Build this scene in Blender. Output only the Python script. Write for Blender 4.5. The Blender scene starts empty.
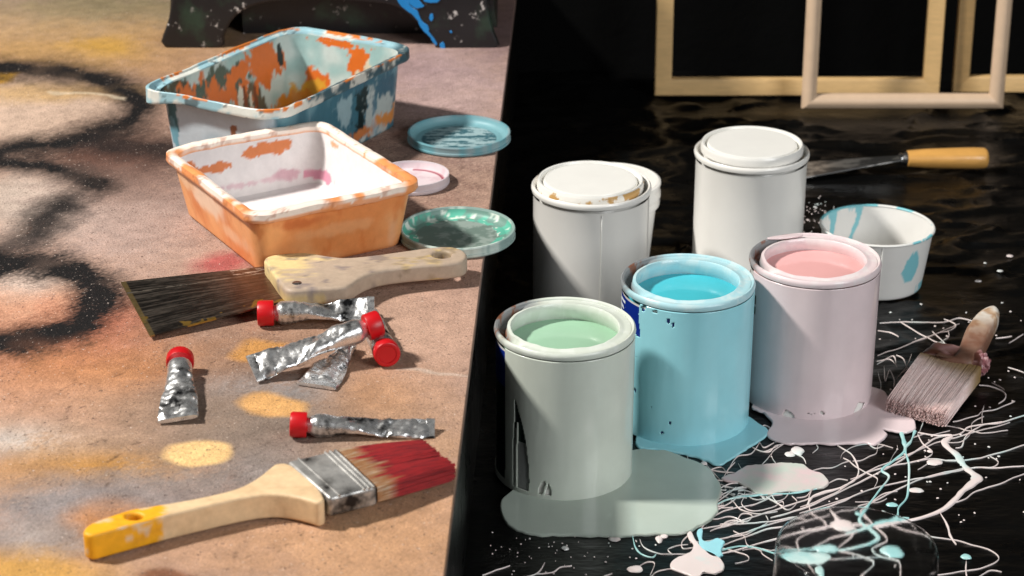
import bpy, bmesh, math, random
import numpy as np
from mathutils import Vector, noise as mnoise
random.seed(7)
C = bpy.context.scene.collection
PI = math.pi
H = 0.138                       # height of the painted table top above the black sheet
TH, FPX, CAMH = math.radians(23.463), 2033.0, 0.784
KS = (CAMH-H)/(CAMH-.12)       # things on the board were measured for a board 12 cm high

# ------------------------------------------------------------------ helpers
def P(px, py, z=0.0):
    "a point of the photograph on the level z"
    a = (px-512)/FPX; b = (288-py)/FPX
    d = (a, math.cos(TH)+b*math.sin(TH), -math.sin(TH)+b*math.cos(TH))
    t = (z-CAMH)/d[2]
    return (d[0]*t, d[1]*t)
def PV(px, py, Y):
    a = (px-512)/FPX; b = (288-py)/FPX
    d = (a, math.cos(TH)+b*math.sin(TH), -math.sin(TH)+b*math.cos(TH))
    t = Y/d[1]
    return (d[0]*t, CAMH+d[2]*t)
def s2l(c):
    return tuple(((v/255)/12.92 if v/255 <= .04045 else ((v/255+.055)/1.055)**2.4) for v in c)
def smooth01(a, b, x):
    t = min(1, max(0, (x-a)/(b-a))); return t*t*(3-2*t)
def fbm(x, y, z, s=1.0, o=4):
    return mnoise.fractal(Vector((x*s, y*s, z*s)), 0.6, 2.0, o)
def mixc(a, b, t):
    return tuple(a[i]*(1-t)+b[i]*t for i in range(3))

def mat(name, col=(200,200,200), rough=.5, metal=0, var=0., vscale=20, stretch=(1,1,1), attr=False,
        bump=0., bscale=200, bdist=.001, rvar=0., coat=0., spec=.5, second=None, sscale=30, sth=.6, ssoft=.05,
        third=None, tscale=60, tth=.65, trans=0., ior=1.45, alpha=None, sss=0., tsoft=.03, bdet=6):
    m = bpy.data.materials.new(name); m.use_nodes = True
    nt = m.node_tree; N = nt.nodes; L = nt.links
    b = N['Principled BSDF']
    tc = N.new('ShaderNodeTexCoord'); mp = N.new('ShaderNodeMapping')
    mp.inputs['Scale'].default_value = stretch
    L.new(tc.outputs['Object'], mp.inputs['Vector'])
    def noise(scale, detail=5, rough_=.6):
        n = N.new('ShaderNodeTexNoise'); n.inputs['Scale'].default_value = scale
        n.inputs['Detail'].default_value = detail; n.inputs['Roughness'].default_value = rough_
        L.new(mp.outputs['Vector'], n.inputs['Vector']); return n
    def ramp(n, lo, hi, a=0., b_=1.):
        r = N.new('ShaderNodeMapRange'); r.inputs['From Min'].default_value = lo; r.inputs['From Max'].default_value = hi
        r.inputs['To Min'].default_value = a; r.inputs['To Max'].default_value = b_
        L.new(n.outputs['Fac'], r.inputs['Value']); return r.outputs['Result']
    if attr:
        at = N.new('ShaderNodeAttribute'); at.attribute_name = 'Col'; cur = at.outputs['Color']
    else:
        rg = N.new('ShaderNodeRGB'); rg.outputs[0].default_value = (*s2l(col), 1); cur = rg.outputs[0]
    def mixin(fac, c2, cur):
        mx = N.new('ShaderNodeMix'); mx.data_type = 'RGBA'
        L.new(fac, mx.inputs['Factor']); L.new(cur, mx.inputs[6]); mx.inputs[7].default_value = (*s2l(c2), 1)
        return mx.outputs[2]
    if second: cur = mixin(ramp(noise(sscale), sth-ssoft, sth+ssoft), second, cur)
    if third: cur = mixin(ramp(noise(tscale), tth-tsoft, tth+tsoft), third, cur)
    if var:
        r = ramp(noise(vscale), .25, .75, 1-var, 1+var)
        mx = N.new('ShaderNodeVectorMath'); mx.operation = 'SCALE'
        L.new(cur, mx.inputs[0]); L.new(r, mx.inputs['Scale']); cur = mx.outputs[0]
    L.new(cur, b.inputs['Base Color'])
    b.inputs['Roughness'].default_value = rough; b.inputs['Metallic'].default_value = metal
    b.inputs['Specular IOR Level'].default_value = spec
    b.inputs['Coat Weight'].default_value = coat; b.inputs['Coat Roughness'].default_value = .08
    b.inputs['IOR'].default_value = ior
    if trans: b.inputs['Transmission Weight'].default_value = trans
    if alpha is not None: b.inputs['Alpha'].default_value = alpha
    if sss:
        b.inputs['Subsurface Weight'].default_value = sss; b.inputs['Subsurface Scale'].default_value = .004
    if rvar:
        L.new(ramp(noise(vscale*2.3), .3, .7, max(.02, rough-rvar), min(1, rough+rvar)), b.inputs['Roughness'])
    if bump:
        bp = N.new('ShaderNodeBump'); bp.inputs['Strength'].default_value = bump; bp.inputs['Distance'].default_value = bdist
        L.new(noise(bscale, bdet, .65).outputs['Fac'], bp.inputs['Height']); L.new(bp.outputs['Normal'], b.inputs['Normal'])
    return m

def thing(name, label, cat, loc, group=None):
    o = bpy.data.objects.new(name, None); C.objects.link(o); o.location = loc
    o['label'] = label; o['category'] = cat
    o.empty_display_size = .02
    if group: o['group'] = group
    return o
def obj(name, vf, m, parent=None, cols=None, smooth=40, solid=0, label=None):
    v, f = vf[0], vf[1]
    org = Vector((0,0,0)); p = parent
    while p is not None:
        org += p.location; p = p.parent
    me = bpy.data.meshes.new(name)
    me.from_pydata([tuple(Vector(q)-org) for q in v], [], f); me.update()
    if cols is not None:
        a = me.color_attributes.new('Col', 'FLOAT_COLOR', 'POINT')
        arr = np.ones((len(v), 4), np.float32); arr[:, :3] = np.asarray(cols, np.float32)
        a.data.foreach_set('color', arr.ravel())
    if smooth:
        me.polygons.foreach_set('use_smooth', [True]*len(me.polygons))
        me.set_sharp_from_angle(angle=math.radians(smooth))
    me.materials.append(m)
    o = bpy.data.objects.new(name, me); C.objects.link(o)
    if parent: o.parent = parent
    if solid:
        md = o.modifiers.new('thickness', 'SOLIDIFY'); md.thickness = solid; md.offset = 1
    if label: o['label'] = label
    return o
def tag(o, label, cat, group=None, kind=None):
    if label: o['label'] = label
    if cat: o['category'] = cat
    if group: o['group'] = group
    if kind: o['kind'] = kind
    return o
def join(*vfs):
    V, F = [], []
    for v, f in vfs:
        n = len(V); V += list(v); F += [tuple(i+n for i in q) for q in f]
    return V, F
def rings_mesh(rings, close=True, cap0=False, cap1=False):
    n = len(rings[0]); V = [p for r in rings for p in r]; F = []
    for i in range(len(rings)-1):
        for j in range(n if close else n-1):
            k = (j+1) % n
            F.append((i*n+j, i*n+k, (i+1)*n+k, (i+1)*n+j))
    if cap0: F.append(tuple(range(n-1, -1, -1)))
    if cap1: F.append(tuple(range((len(rings)-1)*n, len(rings)*n)))
    return V, F
def lathe(prof, c, seg=96, fn=None, cap0=False, cap1=False):
    rings = []
    for r, z in prof:
        ring = []
        for k in range(seg):
            a = 2*PI*k/seg; rr, zz = (r, z) if fn is None else fn(r, z, a)
            ring.append((c[0]+rr*math.cos(a), c[1]+rr*math.sin(a), c[2]+zz))
        rings.append(ring)
    return rings_mesh(rings, True, cap0, cap1)
def disc(c, r, z, seg=96, rings=10, fn=None):
    V = [(c[0], c[1], z)]; F = []
    for i in range(1, rings+1):
        for k in range(seg):
            a = 2*PI*k/seg; V.append((c[0]+r*i/rings*math.cos(a), c[1]+r*i/rings*math.sin(a), z))
    for k in range(seg): F.append((0, 1+k, 1+(k+1) % seg))
    for i in range(rings-1):
        for k in range(seg):
            a = 1+i*seg+k; b = 1+i*seg+(k+1) % seg
            F.append((a, a+seg, b+seg, b))
    return V, F
def catmull(pts, n=6, closed=False):
    out = []; m = len(pts)
    for i in range(m if closed else m-1):
        p = [np.array(pts[(i+d) % m] if closed else pts[min(m-1, max(0, i+d))], float) for d in (-1,0,1,2)]
        for k in range(n):
            t = k/n
            out.append(tuple(.5*(2*p[1]+(p[2]-p[0])*t+(2*p[0]-5*p[1]+4*p[2]-p[3])*t*t+(3*p[1]-p[0]-3*p[2]+p[3])*t**3)))
    if not closed: out.append(tuple(pts[-1]))
    return out
def plate(outs, thick, bevel=.001, bres=3):
    "outs: closed outlines (outer one first, holes after) in 2D; extruded by +-thick/2 about z=0 with rounded edges"
    cu = bpy.data.curves.new('tmp', 'CURVE'); cu.dimensions = '2D'; cu.fill_mode = 'BOTH'
    cu.extrude = max(0, thick/2-bevel); cu.bevel_depth = bevel; cu.bevel_resolution = bres; cu.offset = -bevel
    for o in outs:
        sp = cu.splines.new('POLY'); sp.points.add(len(o)-1)
        for q, xy in zip(sp.points, o): q.co = (xy[0], xy[1], 0, 1)
        sp.use_cyclic_u = True
    ob = bpy.data.objects.new('tmp', cu); C.objects.link(ob)
    dg = bpy.context.evaluated_depsgraph_get(); dg.update()
    me = bpy.data.meshes.new_from_object(ob.evaluated_get(dg))
    V = [tuple(v.co) for v in me.vertices]; F = [tuple(p.vertices) for p in me.polygons]
    bpy.data.objects.remove(ob); bpy.data.curves.remove(cu); bpy.data.meshes.remove(me)
    return V, F
def box(x0, x1, y0, y1, z0, z1):
    V = [(x, y, z) for z in (z0, z1) for x, y in ((x0,y0),(x1,y0),(x1,y1),(x0,y1))]
    return V, [(3,2,1,0),(4,5,6,7),(0,1,5,4),(1,2,6,5),(2,3,7,6),(3,0,4,7)]
def cylpatch(c, r, a0, a1, z0, z1, n=24, m=8, keep=None, runs=0.):
    "patch of a cylinder wall; angles in degrees from the side facing the camera, negative = left"
    base = math.atan2(-c[1], -c[0]); V = []; F = []; vi = {}
    for i in range(m+1):
        for j in range(n+1):
            a = base+math.radians(a0+(a1-a0)*j/n)
            rr = r
            if runs:
                zz = z0+(z1-z0)*i/m; rr = r+runs*max(0, .5+mnoise.noise(Vector((a*4.5+c[0]*40, zz*7, 0)))+.4*mnoise.noise(Vector((a*11, zz*26, 3))))
            V.append((c[0]+rr*math.cos(a), c[1]+rr*math.sin(a), c[2]+z0+(z1-z0)*i/m))
    for i in range(m):
        for j in range(n):
            aa = a0+(a1-a0)*(j+.5)/n; zz = z0+(z1-z0)*(i+.5)/m
            if keep is None or keep(aa, zz):
                q = i*(n+1)+j; F.append((q, q+1, q+n+2, q+n+1))
    return V, F

# ------------------------------------------------------------------ materials
M = {}
M['board'] = mat('sprayed board', attr=True, rough=.75, var=.26, vscale=700, bump=.8, bscale=420, bdist=.0022, spec=.25,
                 second=(84,66,60), sscale=380, sth=.655, ssoft=.03, third=(220,202,190), tscale=440, tth=.685, tsoft=.03)
M['black_sheet'] = mat('black plastic sheet', (7,7,7), .32, var=.3, vscale=12, bump=.42, bscale=34, bdist=.004, stretch=(.7,1.5,1), rvar=.08, spec=.3, bdet=3.)
M['black_wall'] = mat('black backdrop', (3,3,3), .9, spec=.1, bump=.3, bscale=20, bdist=.01, var=.4, vscale=6)
M['white_can'] = mat('white enamel', (230,228,223), .28, var=.03, vscale=25, coat=.15)
M['white_lid'] = mat('white enamel lid', (230,229,224), .32, var=.03, vscale=40)
M['white_rust'] = mat('white enamel with dried tan paint', (236,233,226), .35, second=(196,156,98), sscale=48, sth=.535, ssoft=.02)
M['tin'] = mat('tin', (140,140,140), .35, metal=.9, var=.2, vscale=60)
M['rusty_tin'] = mat('rusty tin', (150,148,145), .4, metal=.8, second=(120,66,36), sscale=45, sth=.60, ssoft=.05)
def paintmat(n, c, rough=.22, var=.05): return mat(n, c, rough, var=var, vscale=30, bump=.08, bscale=60, bdist=.001, coat=.25, spec=.5)
M['p_green'] = paintmat('pale green paint', (202,209,198))
M['film_green'] = paintmat('thin film of green paint', (174,184,174), .14)
M['p_blue'] = paintmat('pale blue paint', (152,212,223))
M['p_pink'] = paintmat('pale pink paint', (222,204,206))
M['p_mix'] = mat('mixed paint', (188,196,186), .2, second=(214,186,188), sscale=22, sth=.52, ssoft=.1, coat=.3)
M['l_green'] = mat('green liquid paint', (152,190,162), .1, spec=.4, var=.03, vscale=40)
M['l_blue'] = mat('blue liquid paint', (72,184,198), .1, spec=.4, var=.04, vscale=40)
M['l_pink'] = mat('pink liquid paint', (226,170,168), .1, spec=.4, var=.03, vscale=40)
M['spl_white'] = mat('pinkish white splatter', (226,212,209), .25, second=(200,222,220), sscale=18, sth=.60, ssoft=.08, coat=.2)
M['spl_teal'] = mat('pale teal splatter', (156,206,206), .25, second=(206,226,222), sscale=22, sth=.55, ssoft=.08, coat=.2)
M['lab_blue'] = mat('blue printed label', (16,42,130), .3, var=.1)
M['lab_green'] = mat('green printed label', (14,84,52), .3, var=.2, vscale=60, second=(8,12,18), sscale=40, sth=.56)
M['lab_shaded'] = mat('printed label with shade painted in', (14,20,34), .3, second=(14,50,36), sscale=40, sth=.55)  # label in its own dark green, with the shadow over it painted in
M['lab_white'] = mat('white print', (215,222,228), .4)
M['attr_plastic'] = mat('paint covered plastic', attr=True, rough=.34, var=.07, vscale=120, bump=.3, bscale=110, bdist=.0012)
M['attr_matte'] = mat('dry paint', attr=True, rough=.55, var=.12, vscale=160, bump=.35, bscale=160, bdist=.001)
M['attr_steel'] = mat('worn steel', attr=True, rough=.28, metal=.8, var=.35, vscale=140, stretch=(1,1,1), bump=.2, bscale=200)
M['attr_bristle'] = mat('bristle', attr=True, rough=.5, var=.15, vscale=300)
M['teal_lid'] = mat('teal plastic lid', attr=True, rough=.48, var=.05, vscale=100, bump=.2, bscale=120)
M['red_cap'] = mat('red plastic cap', (190,18,26), .38, var=.06, vscale=80, sss=.1)
M['foil'] = mat('crumpled tin foil', (226,226,226), .3, metal=.88, var=.12, vscale=130, bump=.35, bscale=110, bdist=.0012, rvar=.1,
                second=(52,52,54), sscale=60, sth=.605, ssoft=.07, third=(236,236,236), tscale=150, tth=.66)  # dark blotches imitate black reflections in the foil, put into its colour
M['ferrule'] = mat('nickel ferrule', (214,212,208), .42, metal=.72, var=.2, vscale=60, rvar=.12, second=(40,37,36), sscale=34, sth=.575, ssoft=.09)
M['wood_raw'] = mat('raw pale wood', attr=True, rough=.55, var=.07, vscale=60, stretch=(1,5,1), bump=.15, bscale=80)
M['wood_frame'] = mat('pale frame wood', (220,182,126), .45, var=.12, vscale=45, stretch=(1,1,6), bump=.1)
M['wood_frame_h'] = mat('pale frame wood bar', (220,182,126), .45, var=.12, vscale=45, stretch=(1,1,6), bump=.1)
M['wood_rose'] = mat('rosy frame wood', (212,184,156), .4, var=.08, vscale=45, bump=.1)
M['wood_knife'] = mat('varnished yellow wood', (212,158,84), .38, var=.12, vscale=50, stretch=(1,5,5), coat=.2)
M['blotched_steel'] = mat('steel with pale blotches', (120,120,120), .3, metal=.9, second=(214,212,208), sscale=55, sth=.51, ssoft=.04, stretch=(.6,1.5,1))  # grey steel broken by pale blotches drawn out along the blade
M['cup_paper'] = mat('waxed paper', attr=True, rough=.4, var=.02, vscale=60)
M['steel'] = mat('steel', (150,150,150), .25, metal=.95, second=(205,203,200), sscale=45, sth=.62, ssoft=.03)
M['stool'] = mat('black plastic with paint splashes', (30,30,32), .34, var=.3, vscale=20, second=(196,190,186), sscale=85, sth=.665, ssoft=.03,
                 third=(40,56,46), tscale=18, tth=.62, tsoft=.06)
M['blue_splash'] = mat('bright blue paint', (34,134,204), .35, var=.1)
M['clear'] = mat('clear plastic', (255,255,255), .06, trans=1.0, ior=1.11, bump=.12, bscale=30, bdist=.002)

# ------------------------------------------------------------------ setting
def vnoise(x, y, s, seed):
    r = np.random.default_rng(seed).random((256, 256)); X = x*s+1000; Y = y*s+1000
    xi = np.floor(X).astype(int); yi = np.floor(Y).astype(int); fx = X-xi; fy = Y-yi
    fx = fx*fx*(3-2*fx); fy = fy*fy*(3-2*fy)
    g = lambda a, b: r[a % 256, b % 256]
    return (g(xi,yi)*(1-fx)+g(xi+1,yi)*fx)*(1-fy)+(g(xi,yi+1)*(1-fx)+g(xi+1,yi+1)*fx)*fy
def vfbm(x, y, s, seed, o=4):
    t = 0; a = 1; n = 0
    for i in range(o):
        t = t+a*vnoise(x, y, s*2**i, seed+i); n += a; a *= .55
    return t/n
E0, E1 = P(443,576,H), P(515,0,H)
def edge_x(y): return E0[0]+(y-E0[1])*(E1[0]-E0[0])/(E1[1]-E0[1])
def build_board():
    ys = np.concatenate([np.arange(.80, 1.0, .01), np.arange(1.0, 2.50, .0021)]); nu = 460
    u = (np.linspace(0, 1, nu))
    Yg, Ug = np.meshgrid(ys, u, indexing='ij')
    ex = E0[0]+(Yg-E0[1])*(E1[0]-E0[0])/(E1[1]-E0[1])
    Xg = -.95+(ex+.95)*Ug
    # where each board point lies, as sprayed
    dz = H-CAMH; d = Yg*math.cos(TH)-dz*math.sin(TH); up = Yg*math.sin(TH)+dz*math.cos(TH)
    px = 512+FPX*Xg/d; py = 288-FPX*up/d
    wob = (vfbm(Xg, Yg, 14, 3)-.5); wob2 = (vfbm(Xg, Yg, 14, 9)-.5)
    qx = px+wob*34; qy = py+wob2*16
    fine = vfbm(Xg, Yg, 60, 21, 5); grit = np.random.default_rng(8).random(px.shape); fine = fine+(grit-.5)*.55*(.35+vfbm(Xg, Yg, 22, 33, 3))
    col = np.zeros(px.shape+(3,)); col[:] = s2l((176,146,134))
    patch = vfbm(Xg, Yg, 26, 70, 3)
    def put(c, a):
        a = np.clip(a, 0, 1)
        col[:] = col*(1-a[...,None])+np.array(s2l(c))*a[...,None]
    def spot(cx, cy, rx, ry, c, al=1., soft=.5, gr=.5):
        r = np.sqrt(((qx-cx)/rx)**2+((qy-cy)/ry)**2)+(fine-.5)*gr*soft
        put(c, al*np.clip((1+soft/2-r)/soft, 0, 1)**1.3)
    def stroke(pts, w, c, al=1., soft=1., gr=.6):
        pts = catmull(pts, 5); best = np.full(px.shape, 1e9)
        for (x0,y0),(x1,y1) in zip(pts[:-1], pts[1:]):
            y0 *= 1.7; y1 *= 1.7; dx, dy = x1-x0, y1-y0; l2 = dx*dx+dy*dy+1e-9
            t = np.clip(((qx-x0)*dx+(qy*1.7-y0)*dy)/l2, 0, 1)
            best = np.minimum(best, np.hypot(qx-x0-t*dx, qy*1.7-y0-t*dy))
        r = best/w+(fine-.5)*gr
        put(c, al*(.82+.36*(patch-.3))*np.clip((1+soft/2-r)/soft, 0, 1)**1.2)
    spot(110,12,170,26,(128,122,92),.8,1.2); spot(30,30,170,20,(186,156,126),.7,1.2)
    spot(70,52,175,24,(184,146,98),.85,1.3); spot(95,46,34,9,(206,160,70),.6,1.3); spot(200,70,70,30,(178,140,112),.7,1.2)
    spot(40,112,92,36,(206,180,166),.95,.7); spot(60,92,110,10,(196,160,110),.7,1.); spot(4,76,16,7,(226,172,66),.9,.5)
    spot(110,165,70,26,(98,66,58),.85,1.2); spot(170,200,60,30,(126,92,84),.7,1.3)
    spot(32,205,70,30,(200,184,176),.9,.9); spot(130,220,110,42,(184,162,158),.8,1.2)
    spot(18,300,66,36,(206,160,138),1,.6); spot(18,280,50,16,(214,196,190),.8,1.2)
    spot(60,350,120,40,(186,112,82),.6,1.2); spot(105,322,60,26,(184,96,66),.55,1.2)
    spot(150,375,100,26,(200,136,80),.75,1.2); spot(60,400,90,22,(196,164,154),.7,1.2)
    spot(20,442,90,20,(206,200,200),.85,1.2); spot(110,466,100,24,(190,138,70),.85,1.2)
    spot(15,480,60,30,(196,146,96),.6,1.2); spot(225,265,30,12,(178,78,84),.75,1.)
    spot(250,400,150,66,(140,128,122),.75,1.2); spot(260,388,90,15,(150,152,160),.7,1.2)
    spot(230,440,90,30,(132,120,114),.6,1.2); spot(100,508,150,28,(150,146,152),.85,1.2)
    spot(60,545,110,22,(164,158,160),.75,1.2); spot(270,470,60,20,(150,146,150),.6,1.2)
    spot(25,574,95,20,(214,164,92),.9,1.); spot(210,545,120,40,(188,150,126),.75,1.2)
    spot(370,545,140,60,(200,158,128),.85,1.3); spot(400,340,90,60,(194,160,144),.8,1.3)
    spot(380,392,60,30,(190,140,100),.65,1.2); spot(420,440,70,40,(200,160,130),.6,1.3)
    spot(300,335,80,40,(172,136,116),.6,1.2); spot(450,90,80,60,(196,170,172),.8,1.3); spot(500,25,40,40,(120,98,108),.6,1.2)
    spot(400,70,80,20,(160,136,146),.5,1.2)
    spot(415,172,56,36,(112,82,74),.55,1.2,2.5); spot(455,270,40,60,(186,152,142),.6,1.2)
    spot(268,352,30,11,(214,160,102),.85,.5); spot(272,405,31,11,(220,170,112),.9,.45)
    spot(194,455,34,12.5,(240,198,144),1,.3,.25); spot(120,520,52,22,(206,138,76),.85,.6); spot(170,580,30,9,(120,70,46),.8,.6)
    spot(118,150,80,30,(92,64,56),.8,1.2); spot(95,190,60,16,(150,122,114),.5,1.3); spot(60,362,110,24,(176,110,84),.4,1.3)
    spot(70,385,150,40,(202,146,106),.5,1.3); spot(120,430,130,26,(198,158,130),.45,1.3); spot(400,520,130,60,(206,160,124),.5,1.3); spot(430,330,60,70,(204,168,152),.5,1.3)
    spot(235,425,110,40,(130,118,112),.55,1.2); spot(150,500,120,26,(140,134,138),.55,1.2); spot(265,480,60,16,(150,146,150),.5,1.2); spot(240,350,80,30,(156,116,92),.4,1.3)
    spot(272,405,31,11,(232,178,118),.8,.4,.2); spot(194,455,34,12.5,(250,208,152),.95,.3,.15); spot(268,352,30,11,(216,158,94),.7,.4,.2)
    K = (20,18,20)
    stroke([(-60,66),(0,70),(60,73),(110,84),(138,106),(128,124),(75,140),(0,152),(-60,160)], 20, K, 1.1, 1.4)
    stroke([(-30,158),(30,165),(70,178),(98,186)], 18, K, 1.05, 1.5)
    stroke([(70,205),(48,216),(28,236),(-20,262)], 20, (44,40,42), .9, 1.5)
    stroke([(38,224),(64,208)], 22, K, .95, 1.5)
    stroke([(-40,264),(20,262),(62,268),(90,286),(96,306),(76,326),(30,338),(-40,350)], 31, K, 1.12, 1.1, .8)
    stroke([(120,145),(150,150),(190,150)], 26, (40,32,32), 1., 1.4)
    stroke([(50,90),(95,95),(122,99)], 2.2, (236,220,200), .6, 1.)
    stroke([(396,371),(440,372),(474,374)], 1.6, (226,212,204), .6, 1.2)
    stroke([(385,356),(405,368)], 1.2, (226,212,204), .3, 1.2)
    # dark scuffs and hairline cracks
    rng = np.random.default_rng(5); pit = np.zeros(px.shape)
    for cl in range(46):      # cracks run in slanting clusters
        X0, Y0 = (rng.uniform(0, 300), rng.uniform(330, 570)) if cl < 30 else (rng.uniform(0, 480), rng.uniform(170, 570))
        A0 = rng.uniform(.35, .95)
        for _ in range(rng.integers(3, 10)):
            r_ = rng.normal(0, 26); x = X0+r_*math.cos(A0)+rng.normal(0, 6); y = Y0-r_*math.sin(A0)*.8+rng.normal(0, 4)
            a = A0+rng.normal(0, .35); l = rng.uniform(2, 9)*(2.2 if rng.random() < .12 else 1)
            x1, y1 = x+l*math.cos(a), y-l*math.sin(a)*.75
            sel = (np.abs(px-x) < 26) & (np.abs(py-y) < 22)
            dx, dy = x1-x, y1-y; l2 = dx*dx+dy*dy; sx_, sy_ = px[sel]+wob[sel]*30+(fine[sel]-.5)*3, py[sel]+wob2[sel]*22
            t = np.clip(((sx_-x)*dx+(sy_-y)*dy)/l2, 0, 1); dd = np.hypot(sx_-x-t*dx, (sy_-y-t*dy)*1.5)
            pit[sel] = np.maximum(pit[sel], np.clip(1.25-dd*.95, 0, 1)*rng.uniform(.3, 1)*np.clip((fine[sel]-.40)*6, 0, 1))
    put((66,46,38), .75*pit)
    m_ = col.mean(-1, keepdims=True); col = np.clip(m_+(col-m_)*1.05, .004, 1)*np.array((.87,.86,.80))
    g = 1+(vfbm(Xg, Yg, 90, 40, 4)-.5)*.5+(grit-.5)*.14
    col *= g[..., None]
    Z = np.full(px.shape, H)-pit*.0004+(vfbm(Xg, Yg, 5, 50)-.5)*.0008
    V = np.stack([Xg, Yg, Z], -1).reshape(-1, 3)
    ny = len(ys); idx = np.arange(ny*nu).reshape(ny, nu)
    F = np.stack([idx[:-1,:-1], idx[:-1,1:], idx[1:,1:], idx[1:,:-1]], -1).reshape(-1, 4).tolist()
    V = V.tolist(); cols = np.clip(col.reshape(-1, 3), .003, .9).tolist()
    # edge face of the board
    n0 = len(V)
    for i in range(ny):
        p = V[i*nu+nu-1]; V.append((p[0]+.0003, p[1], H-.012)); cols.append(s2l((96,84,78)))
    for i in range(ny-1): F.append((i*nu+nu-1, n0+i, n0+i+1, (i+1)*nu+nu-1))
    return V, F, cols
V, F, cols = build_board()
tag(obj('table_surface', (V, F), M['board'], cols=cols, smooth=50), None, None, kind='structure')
y0, y1 = .8, 2.50
pv = [(-.95,y0),(edge_x(y0)-.002,y0),(edge_x(y1)-.002,y1),(-.95,y1)]
tag(obj('table_base', ([(x,y,z) for z in (-.02, H-.0125) for x,y in pv],
    [(3,2,1,0),(4,5,6,7),(0,1,5,4),(1,2,6,5),(2,3,7,6),(3,0,4,7)]), M['black_sheet'], smooth=0), None, None, kind='structure')
def build_floor():
    xs = np.arange(-.15, 1.6, .008); ys = np.arange(.6, 2.53, .005)
    X, Y = np.meshgrid(xs, ys)
    w = vfbm(X*.7, Y*1.8, 14, 61, 4); w2 = np.maximum(1-np.abs(vfbm(X*.5+.3*Y, Y*1.3-.2*X, 14, 77, 3)*2-1), 1-np.abs(vfbm(X*.9-.4*Y, Y*1.1, 11, 87, 3)*2-1))
    far = np.clip((Y-1.5)/.4, 0.15, 1)
    Z = -.005+(w-.5)*.0025*far+np.clip(w2-.88, 0, 1)*.10*far*.5
    near = np.clip((1.62-Y)/.15, 0, 1)
    Z = np.minimum(Z, -.0004)*(1-near)+(-.0008)*near
    ny, nx = X.shape; idx = np.arange(ny*nx).reshape(ny, nx)
    return np.stack([X,Y,Z],-1).reshape(-1,3).tolist(), np.stack([idx[:-1,:-1],idx[:-1,1:],idx[1:,1:],idx[1:,:-1]],-1).reshape(-1,4).tolist()
tag(obj('floor', build_floor(), M['black_sheet'], smooth=60), None, None, kind='structure')
tag(obj('backdrop', ([(-1.6,2.51,-.05),(1.9,2.51,-.05),(1.9,2.56,1.3),(-1.6,2.56,1.3),(-1.6,2.6,-.05),(1.9,2.6,-.05),(1.9,2.65,1.3),(-1.6,2.65,1.3)],
    [(0,1,2,3),(5,4,7,6),(3,2,6,7),(1,0,4,5),(0,3,7,4),(2,1,5,6)]), M['black_wall'], smooth=0), None, None, kind='structure')

# ------------------------------------------------------------------ tubs
def rrect(hw, hl, r, n=240):
    per = []; r = min(r, hw*.98, hl*.98)
    corners = [(hw-r, hl-r, 0), (-(hw-r), hl-r, 90), (-(hw-r), -(hl-r), 180), (hw-r, -(hl-r), 270)]
    pts = []
    for cx, cy, a0 in corners:
        for k in range(13):
            a = math.radians(a0+90*k/12); pts.append((cx+r*math.cos(a), cy+r*math.sin(a)))
    pts.append(pts[0]); L = [0]
    for p, q in zip(pts[:-1], pts[1:]): L.append(L[-1]+math.dist(p, q))
    out = []; j = 0
    for i in range(n):
        s = L[-1]*i/n
        while L[j+1] < s: j += 1
        t = (s-L[j])/(L[j+1]-L[j]+1e-12)
        out.append((pts[j][0]*(1-t)+pts[j+1][0]*t, pts[j][1]*(1-t)+pts[j+1][1]*t))
    return out
def tub(root, c, ang, hw, hl, prof, colfn, name, m, n=240, cap=False, closed_prof=False, sub=.004, bend=None):
    "prof: (inset, z, corner radius, flag); rings are subdivided so that paint shows"
    full = []
    P_ = prof+[prof[0]] if closed_prof else prof
    for a, b in zip(P_[:-1], P_[1:]):
        k = max(1, int(math.hypot(b[0]-a[0], b[1]-a[1])/sub))
        for i in range(k): full.append(tuple(a[q]*(1-i/k)+b[q]*i/k for q in range(3))+(a[3],))
    full.append(P_[-1])
    rings = []; cols = []; ca, sa = math.cos(ang), math.sin(ang)
    for ins, z, r, fl in full:
        ring = []
        for u, v in rrect(hw-ins, hl-ins, r, n):
            zz = z
            if bend: u, v, zz = bend(u, v, z)
            ring.append((c[0]+u*ca-v*sa, c[1]+u*sa+v*ca, H+zz)); cols.append(colfn(u, v, zz, fl))
        rings.append(ring)
    V, F = rings_mesh(rings)
    if cap:      # fill the inside floor
        ins, z, r, fl = full[-1]; n0 = (len(rings)-1)*n; prev = n0
        for s in (.8, .6, .4, .2):
            st = len(V)
            for u, v in rrect((hw-ins)*s, (hl-ins)*s, r*s, n):
                V.append((c[0]+u*ca-v*sa, c[1]+u*sa+v*ca, H+z)); cols.append(colfn(u, v, z, 2))
            for j in range(n):
                k = (j+1) % n; F.append((prev+j, prev+k, st+k, st+j))
            prev = st
        F.append(tuple(prev+j for j in range(n)))
    return obj(name, (V, F), m, root, cols=cols)

def blot(c, a, z, lst, seed, amp=.9, fr=38, soft=.2):
    n = fbm(a, z*.6, seed, fr)*amp+fbm(a*1.2, z*.4, seed+4, fr*1.7, 3)*amp*.35
    for ca, cz, ra, rz, col in lst:
        d = math.sqrt(((a-ca)/ra)**2+((z-cz)/rz)**2)+n
        if d < 1: c = mixc(c, s2l(col), smooth01(1, 1-soft, d))
    return c
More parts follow.
